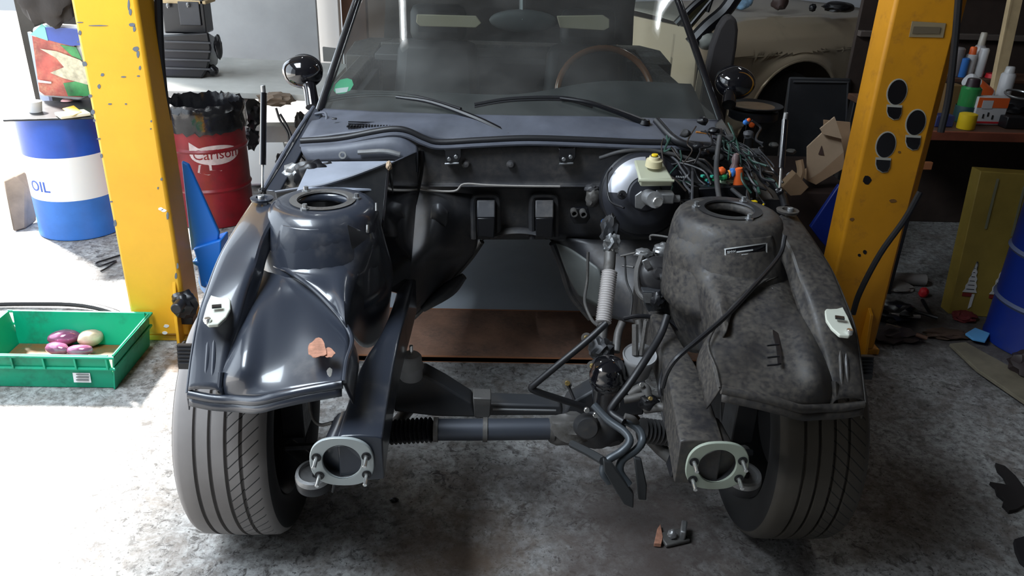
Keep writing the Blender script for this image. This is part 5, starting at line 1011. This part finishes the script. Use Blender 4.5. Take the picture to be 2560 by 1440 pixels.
can('yellow_tin', 'bright yellow tin on the front edge of the workbench', 2411, 326, 34, 38, 3.32, YLW, None, cat='tin')
can('white_cartridge', 'thick white cartridge standing beside the leaning batten', 2505, 245, 92, 30, 3.75, WBT, mat('clear_nozzle', (.5, .5, .5), .2), .15, 'cartridge')
def bxw(name, label, cat, x, y, wpx, hpx, Y_, m_, d=.06, rz=0):
    sc = Y_*1.02/FPX*1.10; zb = .776 if Y_ < 3.8 else .896; c = at(x, y, Y_); t = thing(name, label, cat, (c.x, Y_, zb)); box('body', (c.x, Y_, zb+hpx*sc/2), (wpx*sc, d, hpx*sc), m_, t, rz=rz); return t, V((c.x, Y_-d/2-.001, zb)), sc
t, c, sc = bxw('white_packet', 'white packet with orange top standing on the workbench', 'packet', 2468, 280, 72, 62, 3.42, WBT, .05)
box('orange_print', c+V((0, 0, 50*sc)), (70*sc, .002, 22*sc), ORG, t, bv=0); box('red_stripe', c+V((0, 0, 6*sc)), (70*sc, .002, 4*sc), RED, t, bv=0); box('white_print', c+V((-.025, -.001, 46*sc)), (24*sc, .002, 18*sc), WBT, t, bv=0)
for dx, dz in ((-.03, 20), (-.01, 24), (.012, 18)): box('dark_print', c+V((dx, -.0005, dz*sc)), (.006, .002, .018), DARK, t, bv=0)
bxw('blue_box', 'small dark blue box at the left end of the workbench', 'box', 2352, 308, 42, 26, 3.36, mat('navy_box', (.03, .04, .14), .5)); bxw('brown_carton', 'narrow brown carton behind the blue box on the workbench', 'carton', 2375, 250, 28, 72, 3.55, mat('brown_carton', (.16, .09, .03), .7)); bxw('black_box', 'flat black box at the right end of the workbench', 'box', 2528, 316, 46, 26, 3.36, BLK); bxw('black_block', 'black block behind the white packet on the workbench', 'block', 2478, 230, 48, 40, 3.60, BLK)
p = at(2460, 195, 3.70); t = thing('white_bottle', 'white bottle with orange label lying across the workbench clutter', 'bottle', (p.x, 3.70, .776)); lathe('body', [(0, -.09), (.03, -.09), (.036, -.08), (.036, .05), (.02, .07), (.014, .09), (0, .09)], V((p.x, 3.70, .87)), WBT, t, (.8, 0, -.5)); lathe('orange_label', [(.0365, -.04), (.037, -.038), (.037, .035), (.0365, .04)], V((p.x, 3.70, .87)), ORG, t, (.8, 0, -.5)); box('support_block', (p.x, 3.72, .806), (.12, .08, .06), DARK, t)
o = lathe('red_disc', [(0, .02), (.03, .02), (.034, 0), (0, 0)], V((at(2484, 180, 3.90).x, 3.90, .896)), RED, None); tag(o, 'round red disc on the back shelf beside the batten', 'disc')
o = tube('chrome_ring', [at(2546, 236, 3.6)+V((.055*math.cos(2*PI*k/24), .055*math.sin(2*PI*k/24), .01*math.sin(2*PI*k/24))) for k in range(25)], .005, STEEL, None, 8, 1); tag(o, 'thin chrome ring lying on the clutter at the right end of the workbench', 'ring')
o = lump('dark_clutter', V((at(2546, 236, 3.6).x, 3.60, .822)), (.09, .08, .035), BLK, None, 5, .4); tag(o, 'dark heap of cable under the chrome ring on the workbench', 'cable heap')
o = prism('wooden_batten', [at(2580, -220, 4.22), at(2614, -220, 4.22), at(2562, -20, 4.0), at(2500, 262, 3.74), at(2474, 262, 3.74), at(2530, -20, 4.0)], (0, .03, 0), WOOD, None); tag(o, 'pale wooden batten leaning on the wall rack behind the workbench clutter', 'batten')
box('paper_tag', (1.775, 3.28, .62), (.07, .02, .035), mat('dull_orange', (.4, .15, .06), .6), wb)
# below and in front of the bench
bx = thing('olive_box', 'tall olive yellow box with white cone drawings leaning beside the blue drum', 'box', (2.0, 3.2, 0))
a0, b0 = az(2385, 745, 0), az(2458, 772, 0); a0.x = 1.955; a0.y = 3.10; b0.y = 3.05; a0.z = b0.z = 0; a1, b1 = at(2452, 428, 3.20), at(2564, 436, 3.14)
b0 = V((a0.x+.25, 3.06, 0)); b1 = V((a1.x+.25, 3.16, a1.z))
OLV = mat('olive_card', (.34, .24, .045), .6, var=.15)
hexa('box_body', [a0, b0, b1, a1], [a0+V((0, .07, 0)), b0+V((0, .07, 0)), b1+V((0, .07, 0)), a1+V((0, .07, 0))], OLV, bx, .003)
def ob(u, v_): p = a0.lerp(b0, u); q = a1.lerp(b1, u); return p.lerp(q, v_)+V((0, -.005, 0))
OW = flat('pale_print', (.75, .75, .72))
for u0_ in (.26, .70):
    P_ = [ob(u0_-.13, .17), ob(u0_+.11, .17)]
    R_ = [ob(u0_+(.11-.10*k/9)-(.02 if k % 2 else 0), .17+.22*k/9) for k in range(1, 10)]; L_ = [ob(u0_-(.13-.13*k/9)+(.02 if k % 2 else 0), .17+.22*k/9) for k in range(9, 0, -1)]
    prism('cone_drawing', P_+R_+L_, (0, -.001, 0), OW, bx, 0)
    prism('drawing_base', [ob(u0_-.12, .14), ob(u0_+.04, .14), ob(u0_+.04, .165), ob(u0_-.12, .165)], (0, -.001, 0), mat('dull_red_print', (.25, .03, .02), .6), bx, 0)
    prism('white_stem', [ob(u0_+.02, .05), ob(u0_+.07, .07), ob(u0_+.08, .16), ob(u0_+.03, .16)], (0, -.001, 0), OW, bx, 0)
    prism('white_line', [ob(u0_-.01, .62-.04*(u0_ > .5)), ob(u0_+.03, .62-.04*(u0_ > .5)), ob(u0_+.04, .96-.04*(u0_ > .5)), ob(u0_, .96-.04*(u0_ > .5))], (0, -.001, 0), flat('faded_print', (.25, .24, .15)), bx, 0)
    for k in range(6): prism('drawing_tick', [ob(u0_-.08+.012*k, .19+.03*k), ob(u0_+.06-.012*k, .19+.03*k), ob(u0_+.05-.012*k, .195+.03*k), ob(u0_-.07+.012*k, .195+.03*k)], (0, -.0016, 0), DARK, bx, 0)
D3 = drum('blue_drum', 'dark blue drum with grey rings at the right edge', V((2.21, 2.84, 0)), .215, .60, ((.60, BLUED),), ()); 
for zr in (.19, .40): lathe('ring', [(.215, zr-.012), (.224, zr), (.215, zr+.012)], V((2.21, 2.84, 0)), mat('grey_blue_ring', (.08, .10, .18), .5), D3, n=48)
deb = [('scrap_heap', 'heap of dark scrap on the floor beside the foot of the right post', (2235, 800), (.09, .07, .04), BLK, .6), ('scrap_heap', 'flat dark brown scrap lying right of the post foot, nearest of the scrap', (2228, 850), (.11, .05, .03), mat('brown_black_scrap', (.03, .018, .016), .6), .6), ('red_plug', 'red round plug on the floor near the olive box', (2306, 742), (.022, .02, .025), RED, .2), ('grey_cloth', 'pale grey cloth on the floor behind the scrap heap', (2232, 722), (.09, .06, .018), DUSTY, .3), ('red_rag', 'dull dark red rag beside the blue drum', (2408, 800), (.05, .04, .022), mat('dull_red_rag', (.16, .02, .02), .8), .4), ('brown_scrap', 'brown scrap strip between the red rag and the floor board', (2362, 842), (.09, .04, .016), mat('brown_scrap', (.07, .04, .025), .7), .5), ('dark_hub', 'dark round hub on the floor at the right edge', (2580, 945), (.09, .08, .06), mat('dark_hub', (.03, .02, .02), .5), .35)]
for i, (nm, lb_, (x, y), s_, m_, am) in enumerate(deb): p = az(x, y, 0); o = lump(nm, V((p.x, p.y, s_[2]*.85)), s_, m_, None, i+31, am, 3, 3); tag(o, lb_, nm.split('_')[1])
o = prism('blue_cloth', [az(x, y, .02) for x, y in ((2412, 838), (2436, 824), (2474, 838), (2462, 858), (2432, 852))], (0, 0, .01), LBL, None); tag(o, 'light blue cloth piece on the floor before the blue drum', 'cloth')
o = prism('floor_board', [az(x, y, .012) for x, y in ((2372, 866), (2412, 862), (2480, 900), (2600, 965), (2600, 1040), (2520, 985), (2440, 930))], (0, 0, .014), mat('worn_board', (.15, .13, .09), .8, var=.3), None); tag(o, 'worn triangular board lying on the floor at the right edge', 'board')
o = tube('white_cartridge', [V((az(2226, 662, .1).x, 3.42, .03)), V((az(2226, 662, .1).x+.18, 3.40, .03))], .028, mat('dirty_white_tube', (.30, .28, .27), .6), None, 16, 0); tag(o, 'dirty white cartridge lying on the floor under the workbench', 'cartridge')
for i, (a, b) in enumerate((((2222, 786), (2300, 792)), ((2262, 770), (2345, 795)), ((2215, 812), (2270, 826)), ((2290, 836), (2318, 846)), ((2306, 750), (2330, 790)))):
    o = tube('metal_rod', [az(*a, .05), az(*b, .045)], .008, (DUSTY, DARK, WPM, DKWOOD, DARK)[i], None, 8, 0); tag(o, ('pale metal rod on top of the scrap heap', 'dark metal rod slanting across the scrap heap', 'brown rod at the left of the scrap heap', 'short brown rod right of the scrap heap', 'dark rod below the red cap')[i], 'rod', 'rods on the scrap heap')
def shard(name, label, cat, pts, h, m_, z=.004):
    o = prism(name, [az(x, y, z) for x, y in pts], (0, 0, h), m_, None, .001); return tag(o, label, cat)
shard('torn_glove', 'dark torn glove lying on the floor at the right edge', 'glove', ((2486, 1164), (2510, 1172), (2536, 1196), (2558, 1226), (2570, 1262), (2540, 1280), (2520, 1284), (2504, 1268), (2508, 1254), (2490, 1240), (2486, 1224), (2472, 1212), (2500, 1216), (2518, 1220), (2506, 1196), (2492, 1182)), .012, mat('dark_glove', (.012, .009, .009), .9))
shard('dark_scrap', 'small dark scrap in the lower right corner', 'scrap', ((2532, 1358), (2570, 1346), (2590, 1440), (2548, 1410), (2536, 1382)), .015, mat('dark_scrap', (.012, .01, .012), .9))
mb = thing('metal_bracket', 'small greasy metal bracket on the oil stain in front of the car', 'bracket', az(1690, 1345, 0))
p = az(1684, 1350, 0); box('bracket_base', V((p.x, p.y, .008)), (.075, .05, .012), ALUD, mb, rz=.3); lump('bolt_head', V((p.x-.008, p.y-.005, .024)), (.013, .012, .014), ALU, mb, 3, .3); box('bracket_arm', V((p.x+.026, p.y+.010, .026)), (.016, .05, .03), ALU, mb, rz=-.3)
shard('rusty_strip', 'rusty brown strip standing on the floor beside the small metal bracket', 'strip', ((1634, 1366), (1642, 1330), (1650, 1318), (1656, 1350), (1652, 1368)), .012, RUSTP)
o = lump('clod', V((*az(985, 1253, 0).xy, .005)), (.014, .010, .006), BLK, None, 4, .5, sub=2); tag(o, 'small dark clod on the floor right of the left horn', 'clod')

# ================================================================ fluorescent ceiling lamps
def tubelamp(x, y0, y1, z, power, label):
    t = thing('fluorescent_lamp', label, 'lamp', (x, (y0+y1)/2, z+.06)); box('housing', (x, (y0+y1)/2, z+.045), (.10, y1-y0+.08, .05), WHITE, t)
    tube('lamp_tube', [V((x, y0, z)), V((x, y1, z))], .014, mat('lamp_glow', (.9, .9, .9), .5, emit=(.90, .97, 1, power)), t, 12, 0)
tubelamp(-1.08, 3.80, 4.12, 2.95, 40, 'fluorescent tube lamp on the ceiling above the car cabin'); tubelamp(1.55, 3.9, 5.1, 2.97, 40, 'unseen tube lamp added above the right workbench to light the champagne car'); tubelamp(1.15, .6, 1.2, 2.85, 7, 'fluorescent tube lamp on the ceiling in front of the car')  # the lamp above the workbench is added to brighten the champagne car
for l_ in ('lamp_glow',): pass
